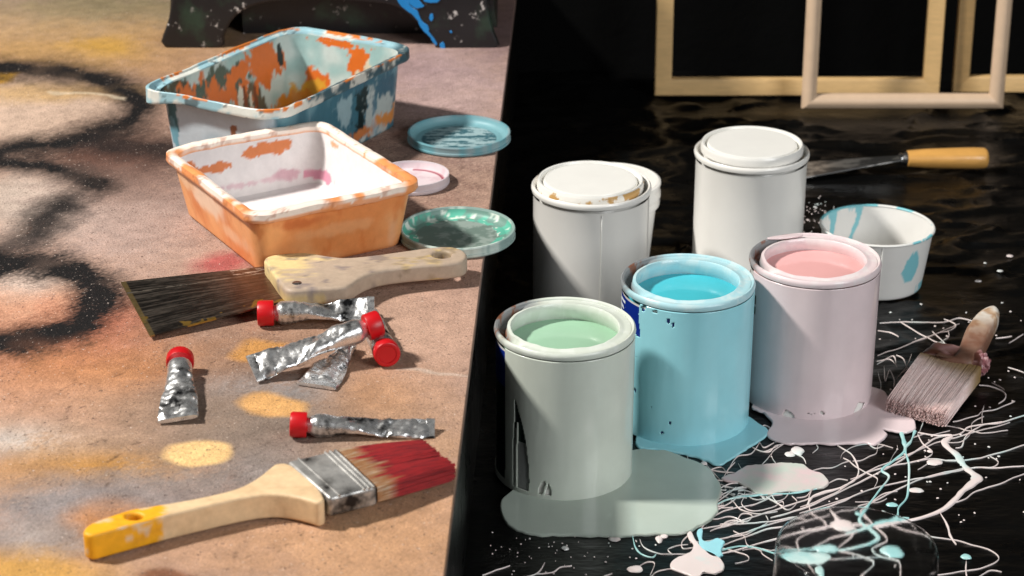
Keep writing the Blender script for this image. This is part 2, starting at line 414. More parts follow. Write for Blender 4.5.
# orange tub: +v is the wall at the back left, +u the wall at the back right
oc, oa = (-.193*KS, 1.660*KS), math.radians(31)
OR, WH = s2l((226,144,84)), s2l((224,219,218))
r = thing('orange_tub', 'orange plastic tub with white paint-coated inside and worn rim, empty', 'tub', (*oc, H))
oh = .060*KS; ow, ol = .0815*KS, .0985*KS
def ocol(u, v, z, fl):
    n = fbm(u, v, z, 14, 3); n2 = fbm(u+3, v, z*.3, 60)
    if fl == 0:
        c = mixc(OR, s2l((238,168,110)), smooth01(-.2, .5, n))
        c = mixc(c, s2l((206,108,48)), smooth01(.2, .6, n2)*.4)
        if u < -.04: c = blot(c, v, z, [(.01,.034,.040,.016,(240,206,178)),(-.03,.018,.03,.010,(238,184,140)),(.06,.040,.02,.012,(236,190,150))], 1, .5, 22, .6)
        if v < -.06: c = blot(c, u, z, [(.0,.030,.06,.007,(232,162,108)),(-.03,.042,.03,.006,(206,118,66)),(.052,.014,.006,.018,(232,172,126)),(-.045,.006,.014,.006,(190,108,60))], 2, .7, 40, .8)
        return c
    c = mixc(WH, s2l((206,200,202)), smooth01(.0, .6, n)*.35)
    if fl == 1 and v > .06:
        c = blot(c, u, z, [(-.040,.036,.024,.0055,(204,116,62)),(-.055,.040,.006,.006,(204,116,62)),(.012,.043,.026,.0065,(206,118,64)),(.030,.045,.012,.004,(206,118,64))], 3, .55, 60, .1)
        c = blot(c, u, z, [(.0,.016,.035,.004,(212,186,192)),(.035,.017,.012,.006,(200,162,172))], 5, .8, 60, .5)
    if fl == 1 and u > .05: c = blot(c, v, z, [(.055,.047,.008,.004,(220,160,120)),(-.075,.03,.012,.02,(228,170,120)),(.07,.014,.02,.005,(206,140,160))], 6, .6, 60, .3)
    return c
tub(r, oc, oa, ow, ol, [(.0165,0,.010,0),(.0145,.002,.012,0),(.006,oh-.008,.016,0)], ocol, 'outer_wall', M['attr_plastic'], n=300, sub=.0016)
tub(r, oc, oa, ow, ol, [(.009,oh-.004,.014,1),(.0165,.006,.012,1),(.021,.004,.010,1)], ocol, 'inner_lining', M['attr_plastic'], n=300, cap=True, sub=.0016)
def orim(u, v, z, fl):
    n = fbm(u, v, z, 24, 3); n2 = fbm(u+5, v, z, 110)
    t = smooth01(-.05, .3, n+(.3 if u > .045 and v < .0 else -.35 if v > .05 or u > .04 else -.16))
    c = mixc(s2l((240,226,214)), s2l((228,148,90)), t)
    if z < oh-.005: c = mixc(c, OR, .8)
    return mixc(c, s2l((170,96,56)), smooth01(.4, .6, n2)*.5)
def obend(u, v, z): return u, v, z+.0012*fbm(u, v, 0, 18)
tub(r, oc, oa, ow, ol, [(.007,oh-.0085,.016,0),(.0015,oh-.0085,.018,0),(.0005,oh-.0065,.018,0),(.0008,oh-.001,.018,0),(.003,oh+.0005,.017,0),(.007,oh+.0003,.016,0),(.0095,oh-.0015,.014,0),(.0098,oh-.006,.014,0)],
    orim, 'rim', M['attr_plastic'], n=300, closed_prof=True, sub=.0016, bend=obend)

# blue tub: -u is the wall at the back left, +v the wall at the back right
bc, ba = (-.2199*KS, 1.8836*KS), math.radians(-29.5)
r = thing('blue_tub', 'grey-blue rectangular plastic tub smeared inside with orange paint, behind the orange one', 'tub', (*bc, H))
bh = .080*KS; bw, bl_ = .0795*KS, .1220*KS
OG, DK, CR = (208,104,38), (40,44,38), (212,208,194)
def bcol(u, v, z, fl):
    n = fbm(u, v, z, 16, 3); n2 = fbm(u+9, v, z*.3, 60)
    c = s2l((146,176,180))
    if fl == 0:
        cl = mixc(s2l((190,202,210)), s2l((112,164,184)), smooth01(.035, .0, z+.02*n))
        if u > .045+.012*n2:
            c = mixc(s2l((62,108,124)), s2l((104,146,158)), smooth01(-.1, .4, n))
            c = blot(c, v, z, [(.062,.030,.036,.030,(184,190,186)),(.0,.045,.014,.02,(150,176,182))], 11, .9, 60, .45)
            c = blot(c, v, z, [(.030,.036,.012,.026,(26,38,38)),(.100,.034,.008,.02,(34,40,40))], 12, .95, 80, .3)
            c = blot(c, v, z, [(.075,.048,.026,.016,(60,100,118)),(.02,.062,.03,.008,(60,100,118))], 13, .9, 70, .4)
            c = blot(c, v, z, [(.075,.014,.030,.010,(216,140,74)),(.03,.012,.02,.006,(196,120,70))], 14, .8, 60, .5)
            return mixc(cl, c, smooth01(.045, .062, u+.012*n2)*smooth01(-bl_+.012, -bl_+.022, v+.006*n2))
        c = mixc(s2l((190,202,210)), s2l((112,164,184)), smooth01(.035, .0, z+.02*n))
        return blot(c, u, z, [(-.048,.052,.006,.018,(60,104,112)),(-.05,.03,.005,.02,(110,160,176)),(.02,.05,.004,.006,(140,90,60))], 15, .7, 50, .15)
    if fl == 2: return mixc(s2l((196,112,44)), s2l((150,172,170)), smooth01(-.1, .12, n+.1))
    c = mixc(s2l((150,180,178)), s2l((188,200,196)), smooth01(-.1, .4, n))
    if u < -.02 and v < .09:       # the long back-left wall, thick with orange
        c = blot(c, v, z, [(-.085,.050,.030,.045,(70,62,46)),(-.01,.055,.05,.014,(70,84,74)),(.03,.02,.02,.02,(84,80,64))], 21, .9, 34, .2)
        c = blot(c, v, z, [(-.07,.030,.022,.030,OG),(-.020,.038,.028,.026,OG),(.052,.050,.034,.022,OG),(.02,.058,.03,.010,OG),(-.1,.05,.008,.02,OG)], 22, .85, 40, .22)
        c = blot(c, v, z, [(.012,.020,.005,.022,CR),(.028,.016,.003,.02,CR),(-.045,.016,.004,.012,CR)], 23, .7, 60, .1)
        c = blot(c, v, z, [(.020,.018,.0025,.026,(120,56,24)),(.036,.02,.002,.02,(120,56,24))], 24, .5, 60, .1)
        c = blot(c, v, z, [(.083,.058,.004,.010,(30,30,28))], 25, .5, 50, .1)
    else:
        c = blot(c, u, z, [(-.035,.030,.014,.012,OG),(.012,.058,.010,.016,OG),(-.01,.070,.03,.004,OG),(.03,.030,.016,.020,(210,196,170))], 26, .8, 50, .1)
        c = blot(c, u, z, [(-.05,.014,.03,.014,(206,150,50)),(.0,.02,.02,.008,OG)], 27, .8, 40, .2)
    if z < .02: c = blot(c, u+v, z, [(-.05,.004,.05,.014,OG),(.06,.004,.06,.012,(206,130,44))], 28, .8, 34, .2)
    return c
tub(r, bc, ba, bw, bl_, [(.0175,0,.016,0),(.0155,.002,.018,0),(.0095,bh-.008,.022,0)], bcol, 'outer_wall', M['attr_plastic'], n=340, sub=.0016)
tub(r, bc, ba, bw, bl_, [(.0105,bh-.004,.020,1),(.0175,.006,.016,1),(.0215,.004,.014,1)], bcol, 'inner_lining', M['attr_plastic'], n=340, cap=True, sub=.0016)
def brim(u, v, z, fl):
    n = fbm(u, v, z, 30); n2 = fbm(u+4, v, z, 48)
    c = mixc(s2l((150,188,198)), s2l((62,90,100)), smooth01(.045, .06, u)*smooth01(-.10, -.06, v))
    c = mixc(c, s2l((226,222,210)), smooth01(-.05, .35, n+.4*smooth01(-.01, .03, u)*smooth01(-.05, -.09, v)-.15*smooth01(.05, .06, u))*.8)
    c = mixc(c, s2l((60,72,76)), smooth01(.40, .5, n2)*.8)
    if z > bh-.002: c = mixc(c, s2l((212,122,56)), smooth01(.08, .16, fbm(u, v+8, z, 34)))
    return c
def bbend(u, v, z):
    # the pulled-out spout at the left corner
    t = math.exp(-((u+bw)**2+(v+bl_)**2)/.0006)
    return u-.005*t, v-.005*t, z-.008*t*(1 if z < bh-.002 else .1)+.001*fbm(u, v, 0, 15)
tub(r, bc, ba, bw, bl_, [(.0098,bh-.0085,.022,0),(.0015,bh-.0095,.026,0),(.0008,bh-.008,.026,0),(.001,bh-.0006,.026,0),(.0018,bh,.026,0),(.003,bh-.0003,.025,0),(.0036,bh-.002,.025,0),(.0096,bh-.003,.021,0),(.0108,bh-.0075,.020,0)],
    brim, 'rim', M['attr_plastic'], n=340, closed_prof=True, sub=.0016, bend=bbend)

# ------------------------------------------------------------------ loose lids on the board
def lid(name, label, px, R, colfn, zoff=0., tilt=0):
    cx, cy = P(px[0], px[1], H+.010+zoff)
    root = thing(name, label, 'lid', (cx, cy, H+zoff), 'loose round lids on the table')
    LZ = .8
    pr = [(R*.90,.0006),(R*.97,.0006),(R,.0025),(R*1.0,.0045),(R*.985,.005),(R*.985,.0095),(R*.995,.011),(R*.985,.0125),(R*.955,.0125),(R*.945,.0105)]
    pr = [(a, b*LZ) for a, b in pr]
    v, f = lathe(pr, (cx, cy, H+zoff), 120)
    obj('rim', (v, f), M['teal_lid'], root, cols=[colfn(x-cx, y-cy, 0) for x,y,z in v])
    pin = [(R*.945,.0105*LZ),(R*.935,.006),(R*.90,.0035),(R*.84,.0026)]
    v, f = lathe(pin, (cx, cy, H+zoff), 120)
    v2, f2 = disc((cx, cy), R*.84, H+zoff+.0026, 120, 40)
    v, f = join((v, f), (v2, f2))
    obj('panel', (v, f), M['teal_lid'], root, cols=[colfn(x-cx, y-cy, 1) for x,y,z in v])
    v, f = disc((cx, cy), R*.97, H+zoff+.0005, 60, 2)
    obj('underside', (v, f), M['teal_lid'], root, cols=[s2l((110,150,155))]*len(v))
def c_teal(x, y, k):
    n = fbm(x, y, .1, 50); n2 = fbm(x*.6, y*2.2, .7, 60)
    if k == 0: return mixc(s2l((132,160,166)), s2l((104,156,166)), smooth01(-.2, .3, n))
    c = s2l((118,164,172))
    if math.hypot(x, y) < .036:
        c = mixc(s2l((150,176,180)), s2l((58,98,108)), smooth01(-.06, .06, n2))
    return c
def c_pink(x, y, k):
    r = math.hypot(x, y)
    if k == 0: return s2l((206,196,200))
    if .027 < r < .0305 and x > .0: return s2l((150,72,86))
    return mixc(s2l((216,200,204)), s2l((206,184,190)), smooth01(-.2, .3, fbm(x, y, .3, 40)))
def c_green(x, y, k):
    n = fbm(x, y, .4, 55); n2 = fbm(x, y, .9, 110); r = math.hypot(x, y)
    if k == 0: return mixc(s2l((140,164,158)), s2l((190,204,196)), smooth01(.1, .4, n))
    c = s2l((112,146,136))
    if r < .036: c = mixc(s2l((104,122,114)), s2l((138,152,145)), smooth01(-.1, .3, n))
    if r > .033: c = mixc(c, s2l((92,176,154)), smooth01(-.05, .1, n)); c = mixc(c, s2l((216,224,214)), smooth01(.34, .42, n2))
    return c
lid('can_lid', 'teal round plastic lid lying beside the blue tub at the table edge', (459,131), .0495, c_teal)
lid('can_lid', 'pale pink round lid half hidden behind the orange tub corner', (412,173), .034, c_pink)
lid('can_lid', 'round lid with green paint inside, overhanging the table edge by the scraper handle', (457.5,227), .0545*.9, c_green)

# ------------------------------------------------------------------ step stool at the back of the board
YS = 2.215*KS
sroot = thing('step_stool', 'black plastic step stool splashed with white and bright blue paint', 'step stool', (-.2, YS, H))
def vplate(pxs, Y, thick, holes=()):
    o = [PV(x, y, Y) for x, y in pxs]
    v, f = plate([o], thick, .003)
    return [(x, Y+z, y) for x, y, z in v], [tuple(reversed(q)) for q in f]
arch = [(165,45.5),(219,47),(224,36),(232,20),(246,8),(270,1),(310,-2),(360,0),(392,4),(410,14),(424,28),(434,40),(441,48),(496,48),(494,30),(488,0),(470,-150),(190,-150),(172,0),(167,25)]
obj('front_panel', vplate(catmull(arch, 3, True), YS, .012), M['stool'], sroot)
sx = lambda px: PV(px, 0, YS)[0]
back = [(175,24),(200,24),(206,4),(230,0),(330,-2),(400,0),(446,4),(450,26),(484,26),(476,-10),(462,-150),(200,-150),(186,-10)]
bo = [(PV(x,y,YS)[0], PV(x,y,YS)[1]) for x,y in back]
zmin = min(q[1] for q in bo); bo = [(x, z-zmin+H) for x, z in bo]
v, f = plate([bo], .010, .003)
obj('back_panel', ([(x, YS+.17+z, y) for x,y,z in v], [tuple(reversed(q)) for q in f]), M['stool'], sroot)
ztop = PV(300,-150,YS)[1]
v, f = plate([[(sx(184),YS-.008),(sx(478),YS-.008),(sx(474),YS+.185),(sx(188),YS+.185)]], .012, .004)
obj('step', ([(x,y,z+ztop+.004) for x,y,z in v], f), M['stool'], sroot)
for s in (0, 1):
    xa, xb = (sx(166), sx(190)) if s == 0 else (sx(497), sx(472))
    d = .008 if s == 0 else -.008
    V8 = [(xa,YS+.006,H+.02),(xa+d,YS+.006,H+.02),(xb+d,YS+.006,ztop),(xb,YS+.006,ztop)]
    V8 += [(x,y+.158,z) for x,y,z in V8]
    obj('side_panel', (V8, [(0,1,2,3),(7,6,5,4),(0,4,5,1),(1,5,6,2),(2,6,7,3),(3,7,4,0)]), M['stool'], sroot)
# inner rib seen through the arch, and the blue splash on the right leg
obj('rib', box(sx(235), sx(430), YS+.05, YS+.06, PV(300,36,YS+.05)[1], ztop-.01), M['stool'], sroot)
for spl in ([(396,-6),(404,-3),(411,4),(418,10),(421,18),(428,24),(430,32),(437,40),(436,44),(430,36),(425,31),(420,24),(416,17),(409,11),(402,4)],
            [(402,-5),(410,-6),(420,-2),(424,5),(418,7),(411,3)], [(440,44),(443,40),(445,45),(442,48)], [(430,14),(433,12),(434,17),(431,19)], [(450,30),(452,28),(453,31)], [(420,-8),(440,-6),(438,0),(428,1)]):
    o = [PV(x+1.2*fbm(x, y, 3, .15), y+1.2*fbm(x, y, 9, .15), YS) for x, y in catmull(spl, 4, True)]
    v, f = plate([o], .0012, .0004)
    obj('blue_splash', ([(x, YS-.0064+z, y) for x,y,z in v], [tuple(reversed(q)) for q in f]), M['blue_splash'], sroot)

# ------------------------------------------------------------------ paint cans
RB = .0535; HC = .1265
def can_profile_open():
    return [(RB-.001,.001),(RB+.0006,.0005),(RB+.0008,.003),(RB,.005),(RB,HC-.010),(RB+.0005,HC-.008)]
def groove(c, filled):
    base = math.atan2(-c[1], -c[0])
    def fn(r, z, a):
        if filled and HC-.0095 < z < HC-.0012 and RB-.0095 < r < RB-.001:
            d = math.degrees((a-base+PI) % (2*PI)-PI)      # negative: left of the viewer
            # the groove is only open at the back left; elsewhere it has filled with paint
            t = smooth01(-150, -120, d)*(1-smooth01(-62, -38, d))
            z = z*t+(HC-.0012)*(1-t)
        return r, z
    return fn
def can_root(label, c):
    return thing('paint_can', label, 'paint can', (c[0], c[1], 0), 'paint cans on the black sheet')
def rim_bits(c, root, mrim, filled, mring, R2=.0415, pc=None):
    # rolled rim and the grooved ring inside it
    base = math.atan2(-c[1], -c[0])
    def rc(x, y, z, inner):
        d = math.degrees((math.atan2(y-c[1], x-c[0])-base+PI) % (2*PI)-PI); r_ = math.hypot(x-c[0], y-c[1])
        n = fbm(x, y, z, 70); k = pc
        open_ = smooth01(-165, -140, d)*(1-smooth01(-75, -48, d+14*n))
        if r_ > .0455 and open_ > 0:
            k = mixc(k, mixc(s2l((128,130,132)), s2l((122,70,42)), smooth01(.25, .4, fbm(x, y, z+2, 60))), open_*.95)
        elif pc: k = mixc(k, s2l((226,230,226)), .35*smooth01(-.1, .4, n))
        return k
    pr = [(RB,HC-.0058),(RB+.0014,HC-.0050),(RB+.0020,HC-.0026),(RB+.0016,HC-.0005),(RB+.0004,HC+.0006),(RB-.0012,HC-.0002),(RB-.0018,HC-.002)]
    v, f = lathe(pr, (*c, 0), 180)
    obj('rim', (v, f), mrim, root, cols=[rc(*p, 0) for p in v] if pc else None)
    pr = [(RB-.0018,HC-.0018),(RB-.0024,HC-.007),(RB-.0060,HC-.0085),(RB-.0075,HC-.006),(RB-.0085,HC-.0006),(R2+.0012,HC-.0002),(R2,HC-.0018),(R2,HC-.006),(R2+.002,HC-.012),(R2+.005,HC-.018),(min(R2+.010,.0525),HC-.024),(.0525,HC-.05)]
    gr = groove(c, filled)
    def fn(r, z, a):
        r, z = gr(r, z, a)
        if pc and r < .047 and z > HC-.012:      # an uneven painted lip
            q = fbm(math.cos(a)*.04, math.sin(a)*.04, c[0], 50, 3)
            r -= .0007*q; z += .0003*q
        return r, z
    v, f = lathe(pr, (*c, 0), 220, fn)
    obj('inner_ring', (v, f), mring, root, cols=[rc(*p, 1) for p in v] if pc else None)
def coat(c, root, m, keep, n=300, mm=130, a0=-100, a1=185, r=RB+.0008):
    return obj('paint_coat', cylpatch((*c, 0), r, a0, a1, .0005, HC-.006, n, mm, keep, runs=.00022), m, root, solid=.0007)
def body(c, root, m):
    obj('body', lathe(can_profile_open(), (*c, 0), 128, cap0=True), m, root)
M['ring_paint'] = mat('wet paint over tin', attr=True, rough=.36, coat=.1, bump=.1, bscale=80)
def open_can(label, c, mc, ml, keep, level, col):
    root = can_root(label, c); body(c, root, M['white_can'])
    coat(c, root, mc, keep)
    rim_bits(c, root, M['ring_paint'], True, M['ring_paint'], pc=s2l(col))
    v, f = disc(c, .0525-.001, HC-level, 128, 6)
    obj('paint', (v, f), ml, root)
    return root
cg, cb, cp = (.0413,1.442), (.1443,1.533), (.2552,1.5795)
def nz(a, z, s, k=0): return mnoise.noise(Vector((a*.02*s+k, z*20*s, k*3.1)))
def keep_green(a, z):
    w = 1.2*nz(a, z, 1.5, 1)
    if a < -56+3*nz(a, z, .3, 2) and z > .006: return a < -200
    if .005 < z < .082:
        lo, hi = -46+w+2*(z/.08), -46+w+2*(z/.08)+16*max(0, 1-(z/.082)**2.6)
        if lo < a < hi and not (abs(a-(lo+3.4)) < 1.3 and z < .062): return False
    if ((a+15)/5.5)**2+((z-.005)/.012)**2 < 1 and z > .005 and abs(a+16.5-300*(z-.005)) > 1.1: return False
    return True
g = open_can('open can of pale green paint, its outside coated with the same paint', cg, M['p_green'], M['l_green'], keep_green, .015, (204,211,200))
obj('label_strip', cylpatch((*cg,0), RB+.0004, -110, -27, .004, HC-.012, 30, 6), M['lab_shaded'], g, label='label strip left of the paint coat, painted dark for shade')
obj('label_panel', cylpatch((*cg,0), RB+.0006, -100, -50, .086, HC-.010, 20, 4), M['lab_blue'], g)
obj('label_foot', cylpatch((*cg,0), RB+.0006, -53, -27, .004, .046, 20, 4), mat('pale grey print', (150,152,150), .4), g)
def keep_blue(a, z):
    e = .098-.0006*(a+90)+.003*nz(a, z, 2, 4)
    if a < -42+6*nz(a, z, 2, 7) and z > .090+.006*nz(a, z, 3, 3): return False
    if -42 < a < -36 and z > .100 and nz(a, z, 4, 5) > .1: return False
    if a < -68+10*nz(a, z, 3, 9) and z < .072 and z > .004: return False
    if ((a+15)/1.5)**2+((z-.112)/.0022)**2 < 1: return False
    if nz(a, z, 7, 11) > .62 and a < -10: return False
    return True
b = open_can('open can of bright blue paint with a torn blue label at its rim', cb, M['p_blue'], M['l_blue'], keep_blue, .014, (170,210,218))
obj('label_strip', cylpatch((*cb,0), RB+.0004, -112, -8, .004, HC-.010, 30, 6), M['lab_blue'], b)
obj('label_print', cylpatch((*cb,0), RB+.0006, -88, -68, .094, .114, 40, 40, lambda a, z: (int((z-.094)/.0028) % 2 == 0 and nz(a, z, 9, 1) > -.25) or a < -82), M['lab_white'], b)
obj('label_print', cylpatch((*cb,0), RB+.0006, -80, -64, .050, .070, 40, 40, lambda a, z: int((z-.05)/.003) % 2 == 0 and nz(a, z, 9, 2) > -.1), M['lab_white'], b)
def keep_pink(a, z):
    if a < -66+2*nz(a, z, 1, 2): return False
    if -52 < a < -38 and .016 < z < .030 and nz(a, z, 2, 4) > -.05: return False
    if z < .008+.004*nz(a, z, 6, 8) and nz(a, z, 4, 6) > .36 and a > -70: return False
    if -64 < a < -58 and .083 < z < .100 and abs(z-.091) > .001: return False
    return True
p = open_can('open can of pink paint, its outside coated pale pink, in front of the paper cup', cp, M['p_pink'], M['l_pink'], keep_pink, .011, (224,206,208))
obj('label_strip', cylpatch((*cp,0), RB+.0004, -112, -56, .010, HC-.016, 30, 6), M['lab_green'], p)
# a pale skin of paint lapping over the pink can's rim
v, f = plate([catmull([(cp[0]+.016*math.cos(t)-.020, cp[1]+.0435+.0035*math.sin(t)+.004*math.cos(t)) for t in np.linspace(0, 2*PI, 12)[:-1]], 4, True)], .0018, .0008)
obj('paint_skin', ([(x,y,z+HC+.001) for x,y,z in v], f), M['p_pink'], p)

cw, cl = (.2310,1.849), (.0731,1.7545)
def closed_can(label, c, mskirt, dx=0, dy=0, up=0.):
    root = can_root(label, c); body(c, root, M['white_can'])
    if dx: obj('seam', cylpatch((*c,0), RB+.0003, 10, 11, .006, HC-.010, 2, 6), M['white_lid'], root, solid=.0002)
    rim_bits(c, root, M['white_can'], False, M['white_can'], .044)
    lc = (c[0]+dx, c[1]+dy)
    lr = .0485
    pr = [(lr-.002,HC-.004),(lr,HC-.003),(lr+.0003,HC+.004),(lr-.0006,HC+.0055),(lr-.002,HC+.0052)]
    l = obj('lid', lathe(pr+[(lr-.0035,HC+.0015),(lr-.0048,HC+.0012),(lr-.0062,HC+.0046),(lr-.0075,HC+.0048)], (*lc, up), 128), M['white_lid'], root)
    obj('lid_panel', disc(lc, lr-.0074, HC+.0047+up, 128, 4), M['white_lid'], l)
    obj('lid_skirt', lathe([(lr+.0006,HC-.003),(lr+.0010,HC+.003),(lr+.0003,HC+.0046)], (*lc,up), 128), mskirt, l)
closed_can('closed white paint can with a clean white lid, left of the putty knife blade', cw, M['white_can'], 0, 0, .0025)
closed_can('closed white paint can with tan dried paint round its lid, near the table edge', cl, M['white_rust'], -.001, .001)
# white ridged pot peeping out behind that can
pc = (.0955,1.866)
root = thing('white_pot', 'white plastic pot with ridged rim, mostly hidden behind the closed white can', 'pot', (*pc, 0))
obj('body', lathe([(.038,.0),(.040,.001),(.0465,.070),(.046,.071)], (*pc,0), 96, cap0=True), M['white_can'], root)
obj('rim', lathe([(.0462,.066),(.0492,.066),(.0496,.069),(.0485,.071),(.0485,.0735),(.0502,.075),(.0502,.079),(.0488,.081),(.0490,.086),(.0502,.087),(.0500,.0895),(.048,.0903),(.046,.0895),(.0445,.080),(.038,.004),(.0,.004)], (*pc,0), 96), M['white_can'], root)

# ------------------------------------------------------------------ paper cup
kc = (.352,1.822); ch = .060
root = thing('paper_cup', 'white paper cup with teal paint dripping down inside and a teal blot outside', 'cup', (*kc, 0))
pr = [(.0455,.0),(.0460,.0006)]+[(.0462+.0075*t,ch*t) for t in np.linspace(.02, .97, 24)]
pin = [(.0527-.0075*t,ch*.97-(ch*.93)*t) for t in np.linspace(0, 1, 24)]
def cupc(x, y, z, inside):
    a = math.degrees(math.atan2(y-kc[1], x-kc[0])) % 360
    n = fbm(math.cos(a/57.3)*.05, math.sin(a/57.3)*.05, z*.25, 60)
    c = s2l((226,224,220)); teal = s2l((128,194,204))
    if inside:
        if 95 < a < 160:
            for a1, w, zb in ((106,2.6,.012),(141,5.5,.016)):
                ww = w*(.7+.6*(z/ch))*(1+.5*n)
                if abs(a-a1-6*math.sin(z*90)) < ww and z > zb: c = teal
            if z > ch*.92+.012*n: c = mixc(c, teal, .8)
        return c
    base = math.degrees(math.atan2(-kc[1], -kc[0]))
    d = (a-base+180) % 360-180
    if ((d-44)/11)**2+((z-.032-(d-44)*.0003)/.014)**2 < 1+.7*n: c = teal
    if d > 60 and z < .010 and n > -.15: c = teal
    return c
v, f = lathe(pr, (*kc,0), 240, cap0=True)
obj('outer_wall', (v, f), M['cup_paper'], root, cols=[cupc(x,y,z,False) for x,y,z in v])
v, f = lathe(pin, (*kc,0), 240, cap1=True)
obj('inner_wall', (v, f), M['cup_paper'], root, cols=[cupc(x,y,z,True) for x,y,z in v])
rp = []
for k in range(11):
    t = 2*PI*k/10; rp.append((.0537+.0016*math.cos(t), ch+.0013*math.sin(t)-.001))
v, f = lathe(rp, (*kc,0), 160)
def rimc(x, y, z):
    a = math.degrees(math.atan2(y-kc[1], x-kc[0])) % 360
    return s2l((120,192,202)) if fbm(x, y, 0, 45) > .2 or 95 < a < 165 else s2l((224,224,220))
obj('rim', (v, f), M['cup_paper'], root, cols=[rimc(x,y,z) for x,y,z in v])
sm = math.atan2(-kc[1], -kc[0])+math.radians(7)
obj('seam', ([(kc[0]+(.0464+.0075*t)*math.cos(sm+da), kc[1]+(.0464+.0075*t)*math.sin(sm+da), ch*t) for t in (.03,.95) for da in (0,.012)], [(0,1,3,2)]), M['white_lid'], root, solid=.0004)

# ------------------------------------------------------------------ paint spills
def spill(name, label, cat, pxs, m, z=.0022, n=5):
    o = []; sd = pxs[0][0]*.37
    for x, y in catmull(pxs, n+3, True):
        k = 2.4*fbm(x, y, sd, .045, 3)
        o.append(P(x+k, y+1.2*fbm(x, y, sd+9, .06, 3), z))
    a = sum(x0*y1-x1*y0 for (x0,y0),(x1,y1) in zip(o, o[1:]+o[:1]))
    if a < 0: o.reverse()
    v, f = plate([o], 2*z, min(.0014, z*.9), 3)
    v = [(x,y,max(w, -.0008)) for x,y,w in v]
    return tag(obj(name, (v, f), m, smooth=60), label, cat)
spill('paint_spill', 'pale green paint puddle spreading round the foot of the green can', 'paint spill',
      [(500,508),(505,496),(530,480),(580,462),(630,450),(660,450),(685,456),(706,466),(719,479),(722,488),(718,500),(717,511),(708,520),(698,526),(686,531),(660,533),(620,535),(580,535),(540,533),(517,529),(504,519)], M['film_green'], .0016)
spill('paint_spill', 'pale blue paint puddle round the foot of the blue can', 'paint spill',
      [(634,443),(650,448),(672,451),(690,454),(703,459),(714,463),(724,463),(731,458),(742,451),(752,446),(760,441),(769,431),(762,424),(745,415),(700,405),(650,415)], M['p_blue'], .0013)
spill('paint_spill', 'pink paint puddle between the pink can and the wide pink brush', 'paint spill',
      [(752,405),(765,413),(772,424),(766,432),(774,440),(790,443),(820,443),(850,443),(864,442),(872,444),(881,440),(888,434),(884,428),(896,431),(908,431),(917,427),(914,418),(900,408),(890,396),(880,388),(840,380),(790,385)], M['p_pink'], .0014)
spill('paint_spill', 'small mixed grey-green and pink puddle lying among the white strands', 'paint spill',
      [(722,477),(735,472),(746,466),(762,464),(775,462),(790,463),(803,463),(812,469),(822,474),(829,480),(826,486),(812,488),(800,490),(784,491),(770,494),(757,492),(748,487),(738,482),(728,481)], M['p_mix'], .0012)
spill('paint_spill', 'small pink puddle near the front below the green puddle', 'paint spill',
      [(670,566),(673,559),(682,555),(690,551),(692,543),(686,534),(692,532),(697,541),(703,549),(714,553),(723,560),(724,568),(715,573),(704,571),(698,578),(688,574),(676,571)], M['spl_white'], .0011)
spill('paint_spill', 'pale blue smear joining the green puddle to the strands at the front', 'paint spill',
      [(697,530),(703,529),(701,538),(708,541),(718,538),(725,541),(721,549),(722,555),(712,556),(704,551),(699,544)], M['p_blue'], .0011)

def strand(pts, w, z0=0.0, n=9):
    sd = pts[0][0]*.31+pts[0][1]*.17; pp = catmull(pts, n); wb = 0 if isinstance(w, (list, tuple)) and max(w) > 5 else 1.1
    pts = [tuple(P(x+wb*fbm(x, y, sd, .045, 2), y+wb*.8*fbm(x, y, sd+5, .05, 2), .001)) for x, y in pp]
    m = len(pts); V = []; F = []; ph = random.random()*9
    ws = w if isinstance(w, (list, tuple)) else [w]
    for i, p in enumerate(pts):
        t = i/(m-1); q = t*(len(ws)-1); k = min(int(q), len(ws)-2) if len(ws) > 1 else 0
        wv = ws[0] if len(ws) == 1 else ws[k]*(1-(q-k))+ws[k+1]*(q-k)
        wv = wv*(.58+.052*min(10, wv))/1400*.5*(1+.8*mnoise.noise(Vector((t*m*.13+ph, ph, 0))))
        if len(ws) == 1: wv *= .35+.65*min(1, min(i, m-1-i)/4)
        a = np.array(pts[max(0, i-1)]); b_ = np.array(pts[min(m-1, i+1)]); d = b_-a; d = d/(np.linalg.norm(d)+1e-9); nx, ny = -d[1], d[0]
        h = min(.0007, max(.0002, wv*.35))
        for k2 in range(7):
            aa = PI*k2/6; V.append((p[0]+nx*wv*math.cos(aa), p[1]+ny*wv*math.cos(aa), -.0008+z0+(h+.0008)*math.sin(aa)**.5))
    for i in range(m-1):
        for k2 in range(6):
            F.append((i*7+k2, i*7+k2+1, i*7+k2+8, i*7+k2+7))
    return V, F
def blob(x, y, rx, ry, seed=0, ang=0):
    c = P(x, y, .001); V = [(c[0], c[1], min(.0010, .0004+ry/1400*.25))]; F = []; n = 20; ry = ry/.48
    for lev, (s, hh) in enumerate(((.6,.85),(.9,.5),(1.,-.4))):
        for k in range(n):
            a = 2*PI*k/n; rr = s*(1+.34*mnoise.noise(Vector((math.cos(a)*1.2+seed, math.sin(a)*1.2, seed*.7))))
            ex, ey = rx/1400*rr*math.cos(a), ry/1400*rr*math.sin(a)
            V.append((c[0]+ex*math.cos(ang)-ey*math.sin(ang), c[1]+ex*math.sin(ang)+ey*math.cos(ang), V[0][2]*hh))
    for k in range(n): F.append((0, 1+k, 1+(k+1) % n))
    for l in range(2):
        for k in range(n):
            a = 1+l*n+k; b_ = 1+l*n+(k+1) % n; F.append((a, a+n, b_+n, b_))
    return V, F
W = []; T = []
